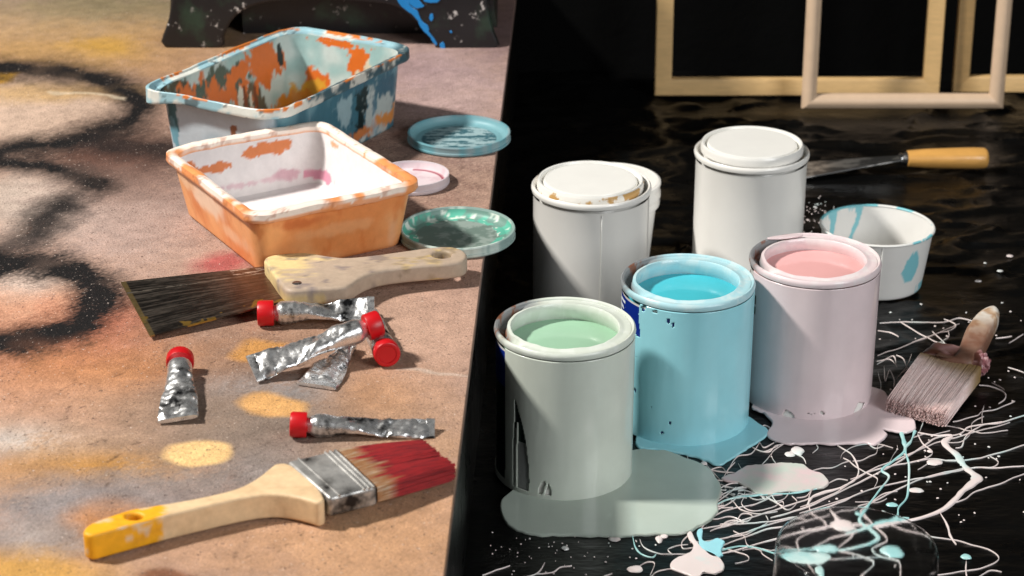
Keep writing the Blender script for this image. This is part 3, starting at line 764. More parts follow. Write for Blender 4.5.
W.append(strand([(918,431),(936,434),(952,434),(945,440),(948,446),(957,453),(962,461),(968,468),(977,476),(971,483),(962,490),(956,497),(943,508),(922,516),(903,520),(878,525),(855,524),(830,526),(795,533),(762,541),(735,549),(715,553)],
                [2,2.5,5,9,7,8,8,8,10,9,8,7,6,5,5,6,5,4,3.5,3,2.5,2]))
for pts, w in [
 ([(1040,438),(1000,451),(965,459),(930,458),(900,463),(870,470),(840,486),(800,500),(770,510),(740,520),(710,530)], 2.2),
 ([(1040,464),(990,466),(960,468),(925,476),(890,492),(862,508),(868,519)], 2.0),
 ([(1040,466),(1000,482),(975,490),(964,498),(950,502)], 1.8),
 ([(1040,410),(1000,421),(985,423),(968,432),(962,445),(955,447)], 2.0),
 ([(1002,420),(970,425),(960,432),(935,437),(915,450),(880,470),(850,485),(820,500),(795,510),(770,516)], 2.2),
 ([(990,455),(998,461),(993,466),(975,466),(945,472),(915,478),(880,485),(845,497),(800,512)], 1.4),
 ([(918,433),(924,443),(932,450),(925,457),(905,462),(880,467),(850,478)], 1.6),
 ([(838,444),(851,453),(859,466),(855,478),(840,486),(815,494),(806,505)], 2.4),
 ([(1010,421),(965,433),(930,444),(900,456),(868,470),(830,494),(800,506)], 1.5),
 ([(690,541),(720,538),(760,526),(795,515),(830,505),(860,492)], 1.8),
 ([(715,547),(757,531),(800,521),(830,514)], 2.2),
 ([(700,527),(740,522),(772,520),(792,515),(805,518)], 1.6),
 ([(941,511),(948,525),(950,534),(957,543)], [1.5,2.5,4,1.5]),
 ([(880,520),(900,527),(930,535),(960,540),(990,548),(999,557),(985,566),(960,570),(930,575)], 1.4),
 ([(880,557),(812,559),(797,542),(808,533),(826,528),(824,520),(812,512),(808,500),(812,488)], 1.7),
 ([(862,509),(870,521),(884,534),(886,541),(872,549),(880,557),(898,562),(900,580)], 2.2),
 ([(838,551),(862,557),(873,563),(866,572),(858,580)], 2.0),
 ([(830,508),(836,516),(842,524),(850,528)], [2,5,10,5]),
 ([(838,548),(850,538),(856,528)], 2.2),
 ([(812,549),(830,539),(852,533),(868,527)], 2.0),
 ([(760,548),(790,557),(806,564),(815,574)], 1.1),
 ([(700,505),(702,513),(714,518),(730,515),(746,520),(752,514),(742,512),(735,520),(720,523)], 1.3),
 ([(720,492),(733,500),(742,508),(760,512),(778,510)], 1.1),
 ([(745,495),(742,502),(750,508),(765,508),(778,503),(770,498)], 1.1),
 ([(729,487),(734,496),(742,496),(745,490),(738,490)], 1.0),
 ([(770,491),(778,502),(788,508),(797,500),(792,494)], 1.0),
 ([(760,450),(770,450),(776,444),(784,443)], 1.6), ([(776,462),(772,452),(784,443)], 1.0), ([(790,450),(802,456),(806,463)], 1.4),
 ([(738,462),(745,470),(760,465),(772,452)], 1.0), ([(730,465),(738,455),(752,452),(760,441)], 1.2),
 ([(660,452),(684,452),(690,460),(705,466),(722,470),(742,472)], 1.4), ([(680,452),(682,460),(700,468),(712,478),(738,480)], 1.0),
 ([(708,470),(722,466),(730,474),(748,478)], 1.0), ([(718,482),(730,486),(748,490),(765,496)], 1.0),
 ([(715,500),(724,492),(738,488),(752,491)], 1.1),
 ([(880,322),(905,321),(931,321),(948,320),(960,317),(973,320)], 2.0),
 ([(901,321),(915,329),(929,337),(938,341),(946,343),(951,350)], 1.8),
 ([(944,318),(956,323),(950,329),(934,333),(912,341)], 2.0),
 ([(948,330),(948,336),(939,342),(935,348),(945,349),(953,350)], 1.8), ([(932,330),(940,338),(946,344)], 1.2),
 ([(878,329),(891,331),(899,335)], 1.9), ([(960,322),(930,335),(900,346),(878,354)], 1.0),
 ([(877,363),(887,357),(894,355),(896,363)], 1.7), ([(896,354),(903,357),(907,366),(910,374)], 1.5), ([(877,360),(890,358),(897,366)], 1.2),
 ([(884,365),(886,380),(889,369),(894,378),(894,386)], 1.8), ([(912,352),(906,366),(896,378)], 1.3), ([(878,370),(881,384),(878,395)], 1.1),
 ([(918,361),(908,367),(900,373)], 1.2), ([(979,384),(991,385),(1004,391),(1005,397),(999,402)], 2.2), ([(992,381),(1004,388)], 1.4),
 ([(983,422),(982,412),(984,404)], 1.8), ([(1010,342),(1024,333)], 1.6), ([(996,337),(1012,335)], 2.4), ([(1008,366),(1024,372)], 1.5),
 ([(966,560),(966,570),(968,580)], 2.0), ([(640,538),(645,546),(660,552),(680,553),(700,554)], 1.1), ([(672,553),(668,548),(676,544),(688,543)], 1.3),
 ([(690,532),(682,540),(683,547),(694,546)], 1.6), ([(700,546),(722,547),(745,553),(748,559),(735,562)], 1.3),
 ([(482,574),(498,568),(510,564)], 1.3), ([(520,576),(536,572),(545,561)], 1.5), ([(536,572),(552,571),(560,566),(572,564)], 1.6),
 ([(640,565),(648,560),(655,562),(650,574)], 1.2), ([(600,576),(612,572)], 1.4), ([(650,576),(660,569),(685,566)], 1.2),
 ([(978,575),(990,569),(1002,571)], 1.2)]:
    W.append(strand(pts, w))
for x, y, rx, ry in [(843,525,12,6),(798,450,8,5),(790,453,6,2.5),(916,489,8,2.4),(934,461,9,3.2),(565,547,4,2),(659,538,3.5,3.5),(615,538,6,2),(930,450,3,1.5),
                     (636,568,9,3),(664,535,4,2),(704,462,4,2),(1000,270,4,1.6),(1010,255,5,2),(985,262,2,1),(978,280,5,1.5),(815,206,2.2,1),(826,212,2,1),(808,219,2,1),(612,236,2.5,1),(634,217,3,1.2),(760,232,2,1)]:
    W.append(blob(x, y, rx, ry, random.random()*9))
rng = random.Random(11)
for _ in range(150):
    x, y = rng.gauss(905, 75), rng.gauss(400, 80)
    if 300 < y < 575 and 640 < x < 1035: W.append(blob(x, y, rng.uniform(.5, 1.7), rng.uniform(.35, .8), rng.random()*9, rng.random()))
for _ in range(70):
    W.append(blob(rng.gauss(818, 12), rng.gauss(212, 9), rng.uniform(.5, 1.3), rng.uniform(.3, .6), rng.random()*9))
for _ in range(60):
    W.append(blob(rng.uniform(485, 660), rng.uniform(530, 576), rng.uniform(.4, 1.2), rng.uniform(.3, .6), rng.random()*9))
for _ in range(17):      # fine flung threads that curl and cross
    x = rng.uniform(715, 960); y = 540-(x-700)*.40+rng.uniform(-26, 26); a = rng.uniform(-.9, .5); pts = [(x, y)]
    for k in range(rng.randint(3, 7)):
        a += rng.uniform(-.8, .8); st_ = rng.uniform(7, 17); x += st_*math.cos(a); y += st_*math.sin(a)*.5; pts.append((x, y))
    W.append(strand(pts, rng.choice((.5, .7, .9, 1.2, 2.2))))
for _ in range(20):      # the little net between the puddles
    x, y = rng.uniform(705, 775), rng.uniform(484, 512)
    pts = [(x, y)]
    for k in range(4): x += rng.uniform(-9, 13); y += rng.uniform(-5, 5); pts.append((x, y))
    W.append(strand(pts, rng.uniform(.6, 1.1)))
T.append(strand([(901,430),(904,440),(905,446),(904,451),(893,460),(882,469),(889,476),(878,491),(863,512),(860,521),(871,530),(878,538),(870,544),(856,548),(840,551),(823,550),(793,551),(775,552),(758,547),(740,545),(722,549)],
                [5,5,5,4,3,4,3.5,3,3.5,4,5,6,5,4,4,5,3,2.5,2.5,2.5,3]))
T.append(strand([(915,430),(911,440),(906,446),(906,452),(909,463),(909,478),(907,496),(899,506),(898,513),(896,520)], [4,4,4,3.5,2.5,2.5,3,3,4,10]))
T.append(strand([(909,517),(895,519),(878,523),(860,530),(845,534)], [3,8,7,4,3]))
T.append(strand([(716,504),(730,498),(755,494),(780,493),(800,491),(820,487)], [2.5,3,3.5,3,4,5]))
T.append(strand([(632,534),(636,546),(642,553),(652,556),(656,553)], 2.2))
for x, y, rx, ry in [(809,559,24,6),(828,550,14,3.6),(892.5,553,11,6),(892,504,6,2.2),(966,556,6,2.4),(820,572,4,5),(858,513,3,2)]:
    T.append(blob(x, y, rx, ry, random.random()*9))
def lift(vf, dz): return [(x, y, z+dz) for x, y, z in vf[0]], vf[1]
for pts, w in [([(700,457),(712,470),(720,478)],1.5),([(690,458),(700,468),(716,474)],1.1),([(735,461),(728,468),(722,478)],1.4),([(760,441),(764,446),(774,441)],1.6),
    ([(752,446),(764,450),(778,444)],1.),([(757,430),(764,424),(772,428)],1.2),([(768,431),(772,436),(776,441)],1.3),([(718,500),(726,494),(736,486)],1.4),([(716,510),(728,503),(742,494),(760,492)],1.2),
    ([(700,527),(712,516),(730,508),(752,503),(770,497)],1.3),([(815,442),(818,447),(812,452)],1.),([(868,443),(876,447),(884,444)],1.3),([(790,490),(784,497),(774,500),(766,495)],1.1),
    ([(812,488),(806,495),(796,496)],1.),([(828,482),(838,478),(848,479)],1.2),([(640,446),(660,456),(676,458)],1.),([(720,486),(730,482),(740,482)],1.6)]: W.append(strand(pts, w))
tag(obj('paint_splatter', join(*W), M['spl_white'], smooth=75), 'pinkish white paint strands and droplets flung across the black sheet', 'paint splatter', kind='stuff')
tag(obj('paint_splatter', lift(join(*T), .0004), M['spl_teal'], smooth=75), 'pale teal paint strands and blots on the black sheet', 'paint splatter', kind='stuff')

# ------------------------------------------------------------------ wide scraper on the board
zt = H+.012
sc = thing('scraper', 'wide worn steel scraper with a paint-stained wooden handle, in front of the orange tub', 'scraper', (*P(290,290,H), H))
q = [P(121,283,H+.005), P(150,337,H+.003), P(296,298,H+.010), P(272,266,H+.010)]
zq = [H+.006, H+.004, H+.0105, H+.0105]
def bladec(s, t):
    x = q[0][0]*(1-s)+q[3][0]*s; y = q[0][1]*(1-t)+q[1][1]*t
    st = fbm(s*1.6, t*26, .2, 1.6, 5); st2 = fbm(s*4, t*80, .6, 1.5, 4)
    c = mixc(s2l((52,48,45)), s2l((128,118,108)), smooth01(-.2, .6, st)*.7+smooth01(.1, .6, st2)*.3)
    c = mixc(c, s2l((140,96,74)), .45*smooth01(.45, .9, s))
    c = mixc(c, s2l((170,136,66)), smooth01(.3, .36, fbm(s*4, t*3, .9, 1.2))*(1 if t > .8 or s < .05 else 0))
    if s < .03: c = mixc(c, s2l((176,150,96)), .6)
    if abs(t-.22+.03*s) < .012 and st2 > -.2: c = s2l((150,140,128))
    if (s > .72 and t < .2 and fbm(s*9, t*16, .1, 1.) > .22): c = s2l((206,204,200))
    return c
ns, ntt = 140, 110; V = []; F = []; cols = []
for dz in (0, -.0012):
    for i in range(ns+1):
        for j in range(ntt+1):
            s, t = i/ns, j/ntt
            w4 = ((1-s)*(1-t), (1-s)*t, s*t, s*(1-t))
            V.append((sum(w4[k]*q[k][0] for k in range(4)), sum(w4[k]*q[k][1] for k in range(4)), sum(w4[k]*zq[k] for k in range(4))+dz)); cols.append(bladec(s, t))
st = ntt+1; off = (ns+1)*st
for i in range(ns):
    for j in range(ntt):
        a = i*st+j; F.append((a, a+1, a+st+1, a+st)); F.append((off+a+st, off+a+st+1, off+a+1, off+a))
for i in range(ns):
    for j in (0, ntt):
        a = i*st+j; F.append((a, a+st, off+a+st, off+a))
for j in range(ntt):
    for i in (0, ns):
        a = i*st+j; F.append((a, a+1, off+a+1, off+a))
obj('blade', (V, F), M['attr_steel'], sc, cols=cols)
def orient(o):
    a = sum(x0*y1-x1*y0 for (x0,y0),(x1,y1) in zip(o, o[1:]+o[:1]))
    return o if a > 0 else list(reversed(o))
def hplate(pxs, z, thick, bev, holes=(), n=4):
    o = [orient([P(x, y, z) for x, y in catmull(pxs, n, True)])]
    for hx, hy, rx, ry in holes:
        o.append(list(reversed(orient([P(hx+rx*math.cos(t), hy+ry*math.sin(t), z) for t in np.linspace(0, 2*PI, 25)[:-1]]))))
    v, f = plate(o, thick, bev, 4)
    return [(x, y, w+z-thick/2) for x, y, w in v], f
def subdiv(vf, cuts):
    bm = bmesh.new(); vs = [bm.verts.new(p) for p in vf[0]]
    for q_ in vf[1]:
        try: bm.faces.new([vs[i] for i in q_])
        except ValueError: pass
    bmesh.ops.remove_doubles(bm, verts=bm.verts[:], dist=1e-6)
    bmesh.ops.triangulate(bm, faces=bm.faces[:])
    for _ in range(cuts):
        long = [e for e in bm.edges if e.calc_length() > .006]
        if not long: break
        bmesh.ops.subdivide_edges(bm, edges=long, cuts=1)
        bmesh.ops.triangulate(bm, faces=bm.faces[:])
    bm.verts.index_update()
    r_ = ([tuple(v.co) for v in bm.verts], [tuple(v.index for v in f.verts) for f in bm.faces]); bm.free(); return r_
hz = H+.0215
hv, hf = subdiv(hplate([(264,259),(275,254),(305,252),(326,255),(345,257),(370,255),(400,251),(430,247),(450,246),(462,249),(467,254),(464,260),(450,263),(425,265),(400,267.5),(378,271),(362,277),(351,284),(341,287),(312,288.5),(290,290),(281,284),(271,270)], hz, .0145, .003, [(442,254,9,3.6)]), 6)
hx0 = P(290,280,hz)[0]
def hcol(p):
    n = fbm(p[0], p[1], p[2], 22, 3); n2 = fbm(p[0]*.4, p[1]*1.5, p[2], 100); n3 = fbm(p[0], p[1], p[2]+3, 60)
    c = mixc(s2l((216,192,138)), s2l((196,170,112)), smooth01(-.1, .4, n))
    g = smooth01(-.25, .35, n+n2*.35+1.1*smooth01(hx0-.03, hx0+.06, p[0])-.22)
    if p[2] < hz-.004 and p[0] < hx0+.03: g *= .3
    c = mixc(c, s2l((168,150,138)), g*.85)
    c = mixc(c, s2l((206,176,104)), smooth01(.25, .4, n3)*.7*smooth01(hx0+.05, hx0+.1, p[0]))
    return mixc(c, s2l((104,96,104)), smooth01(.34, .5, n3)*.6)
obj('handle', (hv, hf), M['attr_matte'], sc, cols=[hcol(p) for p in hv], smooth=50)
rv = P(297,283,hz)
obj('rivet', lathe([(.004,0),(.0036,.0006),(.002,.0008),(0,.0008)], (*rv, hz-.0003), 24), M['steel'], sc)

# ------------------------------------------------------------------ flat brushes
def bristle_bundle(p0, p1, q0, q1, z0, z1, zt0, zt1, n, colfn, seed, spread=.0015, rad=.0007, fringe=.10):
    "strands from the edge p0-p1 (heights z0..z1) to the edge q0-q1 (heights zt0..zt1)"
    rg = random.Random(seed); V = []; F = []; cols = []
    for _ in range(n):
        a = rg.random(); h = rg.random(); l = 1-fringe*rg.random()**1.5; cl = mnoise.noise(Vector((a*7, seed, 0)))*.05
        s = np.array((p0[0]*(1-a)+p1[0]*a, p0[1]*(1-a)+p1[1]*a, z0*(1-h)+z1*h))
        b_ = min(1, max(0, a+cl+rg.gauss(0, .01)))
        e = np.array((q0[0]*(1-b_)+q1[0]*b_, q0[1]*(1-b_)+q1[1]*b_, zt0*(1-h)+zt1*h))+np.array([rg.gauss(0, spread) for _ in range(3)])*np.array((1,1,.3))
        e = s+(e-s)*l; e[2] = max(e[2], zt0)
        d = e-s; side = np.cross(d, (0,0,1)); side /= np.linalg.norm(side); up = np.cross(side, d); up /= np.linalg.norm(up)
        m = 8; b0 = len(V)
        for i in range(m):
            t = i/(m-1); rr = rad*(1-.55*t); p = s+d*t
            p[2] += .0012*math.sin(PI*t)*(h-.3)
            for k in range(4):
                an = PI/2*k; V.append(tuple(p+side*rr*math.cos(an)+up*rr*math.sin(an))); cols.append(colfn(t*l, a, h, rg))
        for i in range(m-1):
            for k in range(4):
                k2 = (k+1) % 4; F.append((b0+i*4+k, b0+i*4+k2, b0+i*4+4+k2, b0+i*4+4+k))
        F.append(tuple(b0+(m-1)*4+k for k in range(4)))
    return V, F, cols
def hexa(top, bot):
    "closed block from a top quad and a bottom quad"
    return list(top)+list(bot), [(0,1,2,3),(7,6,5,4),(0,4,5,1),(1,5,6,2),(2,6,7,3),(3,7,4,0)]
def bevelled(vf, w, seg=3):
    bm = bmesh.new(); vs = [bm.verts.new(p) for p in vf[0]]
    for q_ in vf[1]: bm.faces.new([vs[i] for i in q_])
    bmesh.ops.recalc_face_normals(bm, faces=bm.faces[:])
    bmesh.ops.bevel(bm, geom=bm.edges[:], offset=w, segments=seg, profile=.5, affect='EDGES')
    bm.verts.index_update()
    r_ = ([tuple(v.co) for v in bm.verts], [tuple(v.index for v in f.verts) for f in bm.faces]); bm.free(); return r_

bz = H+.0195
br = thing('paint_brush', 'flat brush with yellow-tipped wooden handle and red-painted bristles', 'paint brush', (*P(290,500,H), H))
hv, hf = subdiv(hplate([(83,532),(88,524.5),(104,517.5),(130,509),(154,505),(200,497),(236,488),(256,478),(270,467),(277,463),(290,464),(312,480),(324,497),(318,502),(306,499),(288,495),(268,494),(240,498),(200,507),(163,516),(130,525),(104,532),(91,535)],
                       bz, .018, .0022, [(134,516,9,3.2)]), 6)
def bhc(p):
    x = p[0]; n = fbm(p[0]*.3, p[1], p[2], 90)
    ye = P(163,512,bz)[0]
    c = s2l((218,188,148)); c = mixc(c, s2l((196,162,122)), smooth01(0, .5, n)*.4)
    if x < ye+.0008*n: c = mixc(s2l((232,166,24)), s2l((196,130,30)), smooth01(.2, .5, n)*.4)
    if x < ye and fbm(p[0], p[1], p[2], 75) > .5: c = mixc(c, s2l((206,196,180)), .6)
    return c
obj('handle', (hv, hf), M['attr_matte'], br, cols=[bhc(p) for p in hv], smooth=50)
# ferrule
lt, lb, rt, rb = P(287,461,bz+.001), P(329,498,bz+.001), P(338,449,bz), P(377,486,bz)
ft = [(*lt,bz+.001),(*lb,bz+.001),(*rb,bz),(*rt,bz)]; fb = [(x,y,z-.014) for x,y,z in ft]
fe = obj('ferrule', bevelled(hexa(ft, fb), .0022), M['ferrule'], br)
def bar(a, b_, r, n=8):
    a = np.array(a, float); b_ = np.array(b_, float); d = (b_-a)/np.linalg.norm(b_-a); u = np.cross(d, (0,0,1)); u /= np.linalg.norm(u); w = np.cross(u, d)
    return rings_mesh([[tuple(p+r*(u*math.cos(2*PI*k/n)+w*math.sin(2*PI*k/n))) for k in range(n)] for p in (a, b_)], True, True, True)
for s in (.22, .74, .84, .94):
    a = [lt[i]*(1-s)+rt[i]*s for i in range(2)]; b_ = [lb[i]*(1-s)+rb[i]*s for i in range(2)]
    z = bz+.001*(1-s)
    g1 = bar((*a, z-.0004), (*b_, z-.0004), .0009)
    g2 = bar((b_[0]+.0001, b_[1]-.0003, z-.0006), (b_[0]+.0001, b_[1]-.0003, z-.0125), .0008)
    obj('ridge', g1, M['ferrule'], fe); obj('ridge', g2, M['ferrule'], fe)
def redc(t, a, h, rg):
    e = .20+.06*math.sin(a*9)+.05*math.sin(a*23+1)
    c = s2l((158,112,70)) if t < e else s2l((158,24,28))
    if t >= e and rg.random() < .3: c = s2l((116,14,22))
    if t < e and rg.random() < .2: c = s2l((190,170,146))
    return c
tipA, tipB = P(423,437,bz-.003), P(455,466,bz-.006)
for nm, a0, a1, tt, nn, sd in (('bristles',0,.60,(0,.56),900,3),('bristles',.60,1.0,(.67,1.0),650,4)):
    L2 = lambda u, v, t: (u[0]*(1-t)+v[0]*t, u[1]*(1-t)+v[1]*t)
    v, f, c = bristle_bundle(L2(rt,rb,a0), L2(rt,rb,a1), L2(tipA,tipB,tt[0]), L2(tipA,tipB,tt[1]), bz-.012, bz-.001, bz-.0155, bz-.005, nn*2, redc, sd, .0007, .0008, .10)
    obj(nm, (v, f), M['attr_bristle'], br, cols=c, smooth=80)

# the pink brush on the black sheet
pz = .020
pb = thing('paint_brush', 'wide flat brush loaded with pale pink paint, lying on the black sheet', 'paint brush', (*P(940,370,0), 0))
fl_, fr_ = P(921,352,pz), P(981,366,pz)       # ferrule edge towards the bristles
gl_, gr_ = P(934,340,pz+.002), P(984,350,pz+.002)
ft = [(*gl_,pz+.002),(*fl_,pz),(*fr_,pz),(*gr_,pz+.002)]; fb = [(x,y,.004) for x,y,z in ft]
v, f = subdiv(bevelled(hexa(ft, fb), .003), 6)
v = [(x+.0012*fbm(x,y,z,120), y, z+.0015*fbm(x,y+3,z,90)) for x,y,z in v]
def pfc(p):
    n = fbm(*p, 60); n2 = fbm(p[0]+2, p[1], p[2], 130)
    c = mixc(s2l((84,50,40)), s2l((136,96,88)), smooth01(-.1, .35, n)); c = mixc(c, s2l((186,146,146)), smooth01(.2, .4, n2)*.6)
    return mixc(c, s2l((170,96,104)), smooth01(.0, .02, p[0]-P(972,355,pz)[0])*.5)
obj('ferrule', (v, f), M['attr_plastic'], pb, cols=[pfc(p) for p in v], smooth=60)
hv, hf = subdiv(hplate([(936,343),(948,346),(955,344),(960,336),(966,326),(975,315),(984,309),(993,307),(999,310),(999,317),(994,326),(986,336),(979,342),(976,348),(972,351),(958,350),(944,347)], pz+.012, .015, .005), 6)
hv = [(x, y, z+.004*smooth01(P(0,345,.02)[1], P(0,310,.02)[1], y)-.009*(1-smooth01(P(0,352,.02)[1], P(0,335,.02)[1], y))) for x,y,z in hv]
def phc(p):
    n = fbm(p[0], p[1], p[2], 55); n2 = fbm(p[0]+4, p[1], p[2], 120)
    c = mixc(s2l((168,134,104)), s2l((200,176,150)), smooth01(-.1, .3, n2))
    yb = P(0,345,pz)[1]
    c = mixc(c, s2l((212,206,196)), smooth01(-.22, .05, n)*smooth01(yb+.0, yb+.04, p[1])*.95)
    return mixc(c, s2l((104,66,54)), .85*(1-smooth01(yb-.005, yb+.04, p[1])))
obj('handle', (hv, hf), M['attr_matte'], pb, cols=[phc(p) for p in hv], smooth=50)
def pbc(t, a, h, rg):
    c = s2l((234,208,203)) if rg.random() < .7 else s2l((244,228,224))
    if t < .42*(.35+.9*a): c = mixc(s2l((134,108,66)), c, smooth01(.05, .42*(.35+.9*a), t))
    if t > .86:
        c = mixc(c, s2l((176,124,122)), .6*rg.random())
        if rg.random() < .12: c = s2l((70,36,38))
    return c
t0, t1 = P(887,409,.004), P(944,424,.004)
v, f, c = bristle_bundle(fl_, fr_, t0, t1, .005, pz-.001, .0008, .0125, 4200, pbc, 12, .0009, .00085, .07)
obj('bristles', (v, f), M['attr_bristle'], pb, cols=c, smooth=80)
# clotted paint hanging off the side of the ferrule
kx = P(981,364,.012)
bm = bmesh.new(); bmesh.ops.create_icosphere(bm, subdivisions=4, radius=1)
V = [(kx[0]+.0075*p.co.x*(1+.25*fbm(*p.co,2.2)), kx[1]+.009*p.co.y*(1+.25*fbm(*p.co,2.2)), .012+.010*p.co.z*(1+.3*fbm(*p.co,2.2))) for p in bm.verts]
F = [tuple(v.index for v in q_.verts) for q_ in bm.faces]; bm.free()
obj('paint_clot', (V, F), M['attr_plastic'], pb, cols=[mixc(s2l((150,96,100)), s2l((196,156,158)), smooth01(-.2, .3, fbm(*p, 140))) for p in V])

# ------------------------------------------------------------------ foil paint tubes
def foil_tube(label, cap_px, cap_z, tail_px, tail_z, r=.0085, wt=.011, twist=0., seed=0, cap=True, capdir=None, capl=.012, bendv=0., flat=.28):
    A = np.array((*P(*cap_px, cap_z), cap_z)); B = np.array((*P(*tail_px, tail_z), tail_z))
    root = thing('paint_tube', label, 'paint tube', (A[0], A[1], H), 'foil paint tubes on the table')
    d = B-A; L_ = np.linalg.norm(d); d /= L_; side = np.cross((0,0,1), d); side /= np.linalg.norm(side); up = np.cross(d, side)
    rings = []; n = 40; m = 60
    for i in range(m+1):
        t = i/m; s = t*L_
        k = smooth01(.12, .85, t)
        hw = r*.95*(1-k)+wt*k; hh = r*.95*(1-k)+.0009*k
        if t < .10: hw = hh = r*(.6+.35*smooth01(.0, .08, t))
        hh = max(hh*(1-flat*smooth01(.1,.4,t)), .0009)
        tw = twist*smooth01(.2, 1, t)
        cen = A+d*s+side*bendv*math.sin(PI*t)
        cen[2] = cen[2]*1.0
        ring = []
        for q_ in range(n):
            a = 2*PI*q_/n; ca, sa = math.cos(a), math.sin(a)
            px_ = hw*math.copysign(abs(ca)**.85, ca); pz_ = hh*math.copysign(abs(sa)**.9, sa)
            cr = smooth01(.12, .3, t)*(1-.8*smooth01(.93, 1, t))
            w_ = (fbm(px_*1.5+seed, s*.8+px_*.5, 0, 30, 2)*.0026+(.30-abs(fbm(px_+seed*2, s*.9-px_*.7, 0, 42, 2)))*.0034+(.3-abs(fbm(px_*1.3-s, s*1.1+seed, 1, 85, 2)))*.0022)*cr
            pz_ += w_*(1 if sa > 0 else .3); px_ *= 1+.09*cr*fbm(seed, s, 0, 34, 2)
            x2 = px_*math.cos(tw)-pz_*math.sin(tw); z2 = px_*math.sin(tw)+pz_*math.cos(tw)
            p = cen+side*x2+up*z2; p[2] = max(p[2], H+.0012)
            ring.append(tuple(p))
        rings.append(ring)
    v, f = rings_mesh(rings, True, True, True)
    bd = obj('body', (v, f), M['foil'], root, smooth=38)
    # folded crimp at the tail
    fr = []
    for i, s in enumerate((L_-.0055, L_-.0052, L_+.0004, L_+.0006)):
        hh = .0016 if i in (1, 2) else .0006; ring = []
        for q_ in range(16):
            a = 2*PI*q_/16; px_ = (wt+.0003)*math.copysign(abs(math.cos(a))**.4, math.cos(a)); pz_ = hh*math.sin(a)
            x2 = px_*math.cos(twist)-pz_*math.sin(twist); z2 = px_*math.sin(twist)+pz_*math.cos(twist)
            p = A+d*s+side*x2+up*z2; p[2] = max(p[2], H+.0008); ring.append(tuple(p))
        fr.append(ring)
    obj('crimp', rings_mesh(fr, True, True, True), M['foil'], bd, smooth=30)
    if cap:
        cd = -d if capdir is None else np.array(capdir, float)/np.linalg.norm(capdir)
        cs = np.cross((0,0,1), cd); cs /= np.linalg.norm(cs); cu = np.cross(cd, cs); rings = []; n = 60
        prof = [(.55,-.003),(.60,0),(.97,.0002),(1.0,.001),(1.0,capl-.0016),(.95,capl-.0004),(.86,capl),(.70,capl-.0002),(.64,capl-.0008),(0.02,capl-.0008)]
        for rr, s in prof:
            ring = []
            for q_ in range(n):
                a = 2*PI*q_/n; r2 = rr*r*1.06*(1+(.018 if (q_ % 2) and .95 < rr else 0))
                ring.append(tuple(A+cd*s+cs*r2*math.cos(a)+cu*r2*math.sin(a)))
            rings.append(ring)
        obj('cap', rings_mesh(rings, True, True, True), M['red_cap'], root, smooth=32)
    return root
foil_tube('red-capped foil paint tube lying next to the scraper handle, under the slanting tube', (274,313), H+.010, (374,310), H+.010, .0092, .0112, .72, 1, capl=.0125)
foil_tube('red-capped foil paint tube slanting across the pile on top of the others', (366,328), H+.025, (252,369), H+.0085, .0094, .0112, -.62, 2, capl=.0115, flat=.15)
foil_tube('foil paint tube whose red cap end faces the camera, beneath the slanting tube', (385,350), H+.0100, (364,311), H+.004, .0092, .010, 0, 3, capl=.0105, flat=.1)
foil_tube('flattened foil paint tube with no cap showing, its crimped tail end towards the camera', (352,343), H+.006, (316,386), H+.002, .006, .0150, 0, 4, cap=False, flat=.6)
foil_tube('short crumpled foil paint tube standing apart at the left, red cap pointing to the back', (180,364), H+.009, (178,419), H+.004, .0094, .0138, .12, 5, capl=.010)
foil_tube('thin flattened foil paint tube behind the red bristles, red cap pointing left', (307,425), H+.009, (434,430), H+.003, .0082, .0085, .6, 6, capl=.0115, flat=.45)

# ------------------------------------------------------------------ putty knife
zk = .013
A = np.array((*P(907,158.5,zk), zk)); B = np.array((*P(987,158,zk), zk))
kn = thing('putty_knife', 'putty knife with varnished yellow wooden handle, lying behind the paper cup', 'putty knife', (A[0], A[1], 0))
d = (B-A)/np.linalg.norm(B-A); side = np.cross((0,0,1), d); Lk = np.linalg.norm(B-A)
def rod(prof, flat=.8, n=32):
    return rings_mesh([[tuple(A+d*s+side*r_*math.cos(2*PI*k/n)+np.array((0,0,1))*r_*flat*math.sin(2*PI*k/n)) for k in range(n)] for s, r_ in prof], True, True, True)
obj('handle', rod([(0,.0085),(.001,.0098),(.02,.0115),(.05,.0125),(Lk-.015,.0130),(Lk-.004,.0125),(Lk-.001,.0112),(Lk,.0095)], .92), M['wood_knife'], kn)
obj('collar', rod([(-.009,.0055),(-.008,.0068),(-.006,.0070),(-.005,.0064),(-.001,.0082),(.0006,.0085)], .9), M['steel'], kn)
bl = [A+d*(-.008)+side*.0085, A+d*(-.008)-side*.0065]
e0, e1 = np.array((*P(806,163,.002), .003)), np.array((*P(801,177,.002), .001))
top = [tuple(bl[0]+np.array((0,0,.0008))), tuple(bl[1]+np.array((0,0,.0008))), tuple(e1), tuple(e0)]
obj('blade', hexa(top, [(x,y,z-.0014) for x,y,z in top]), M['blotched_steel'], kn, smooth=0)

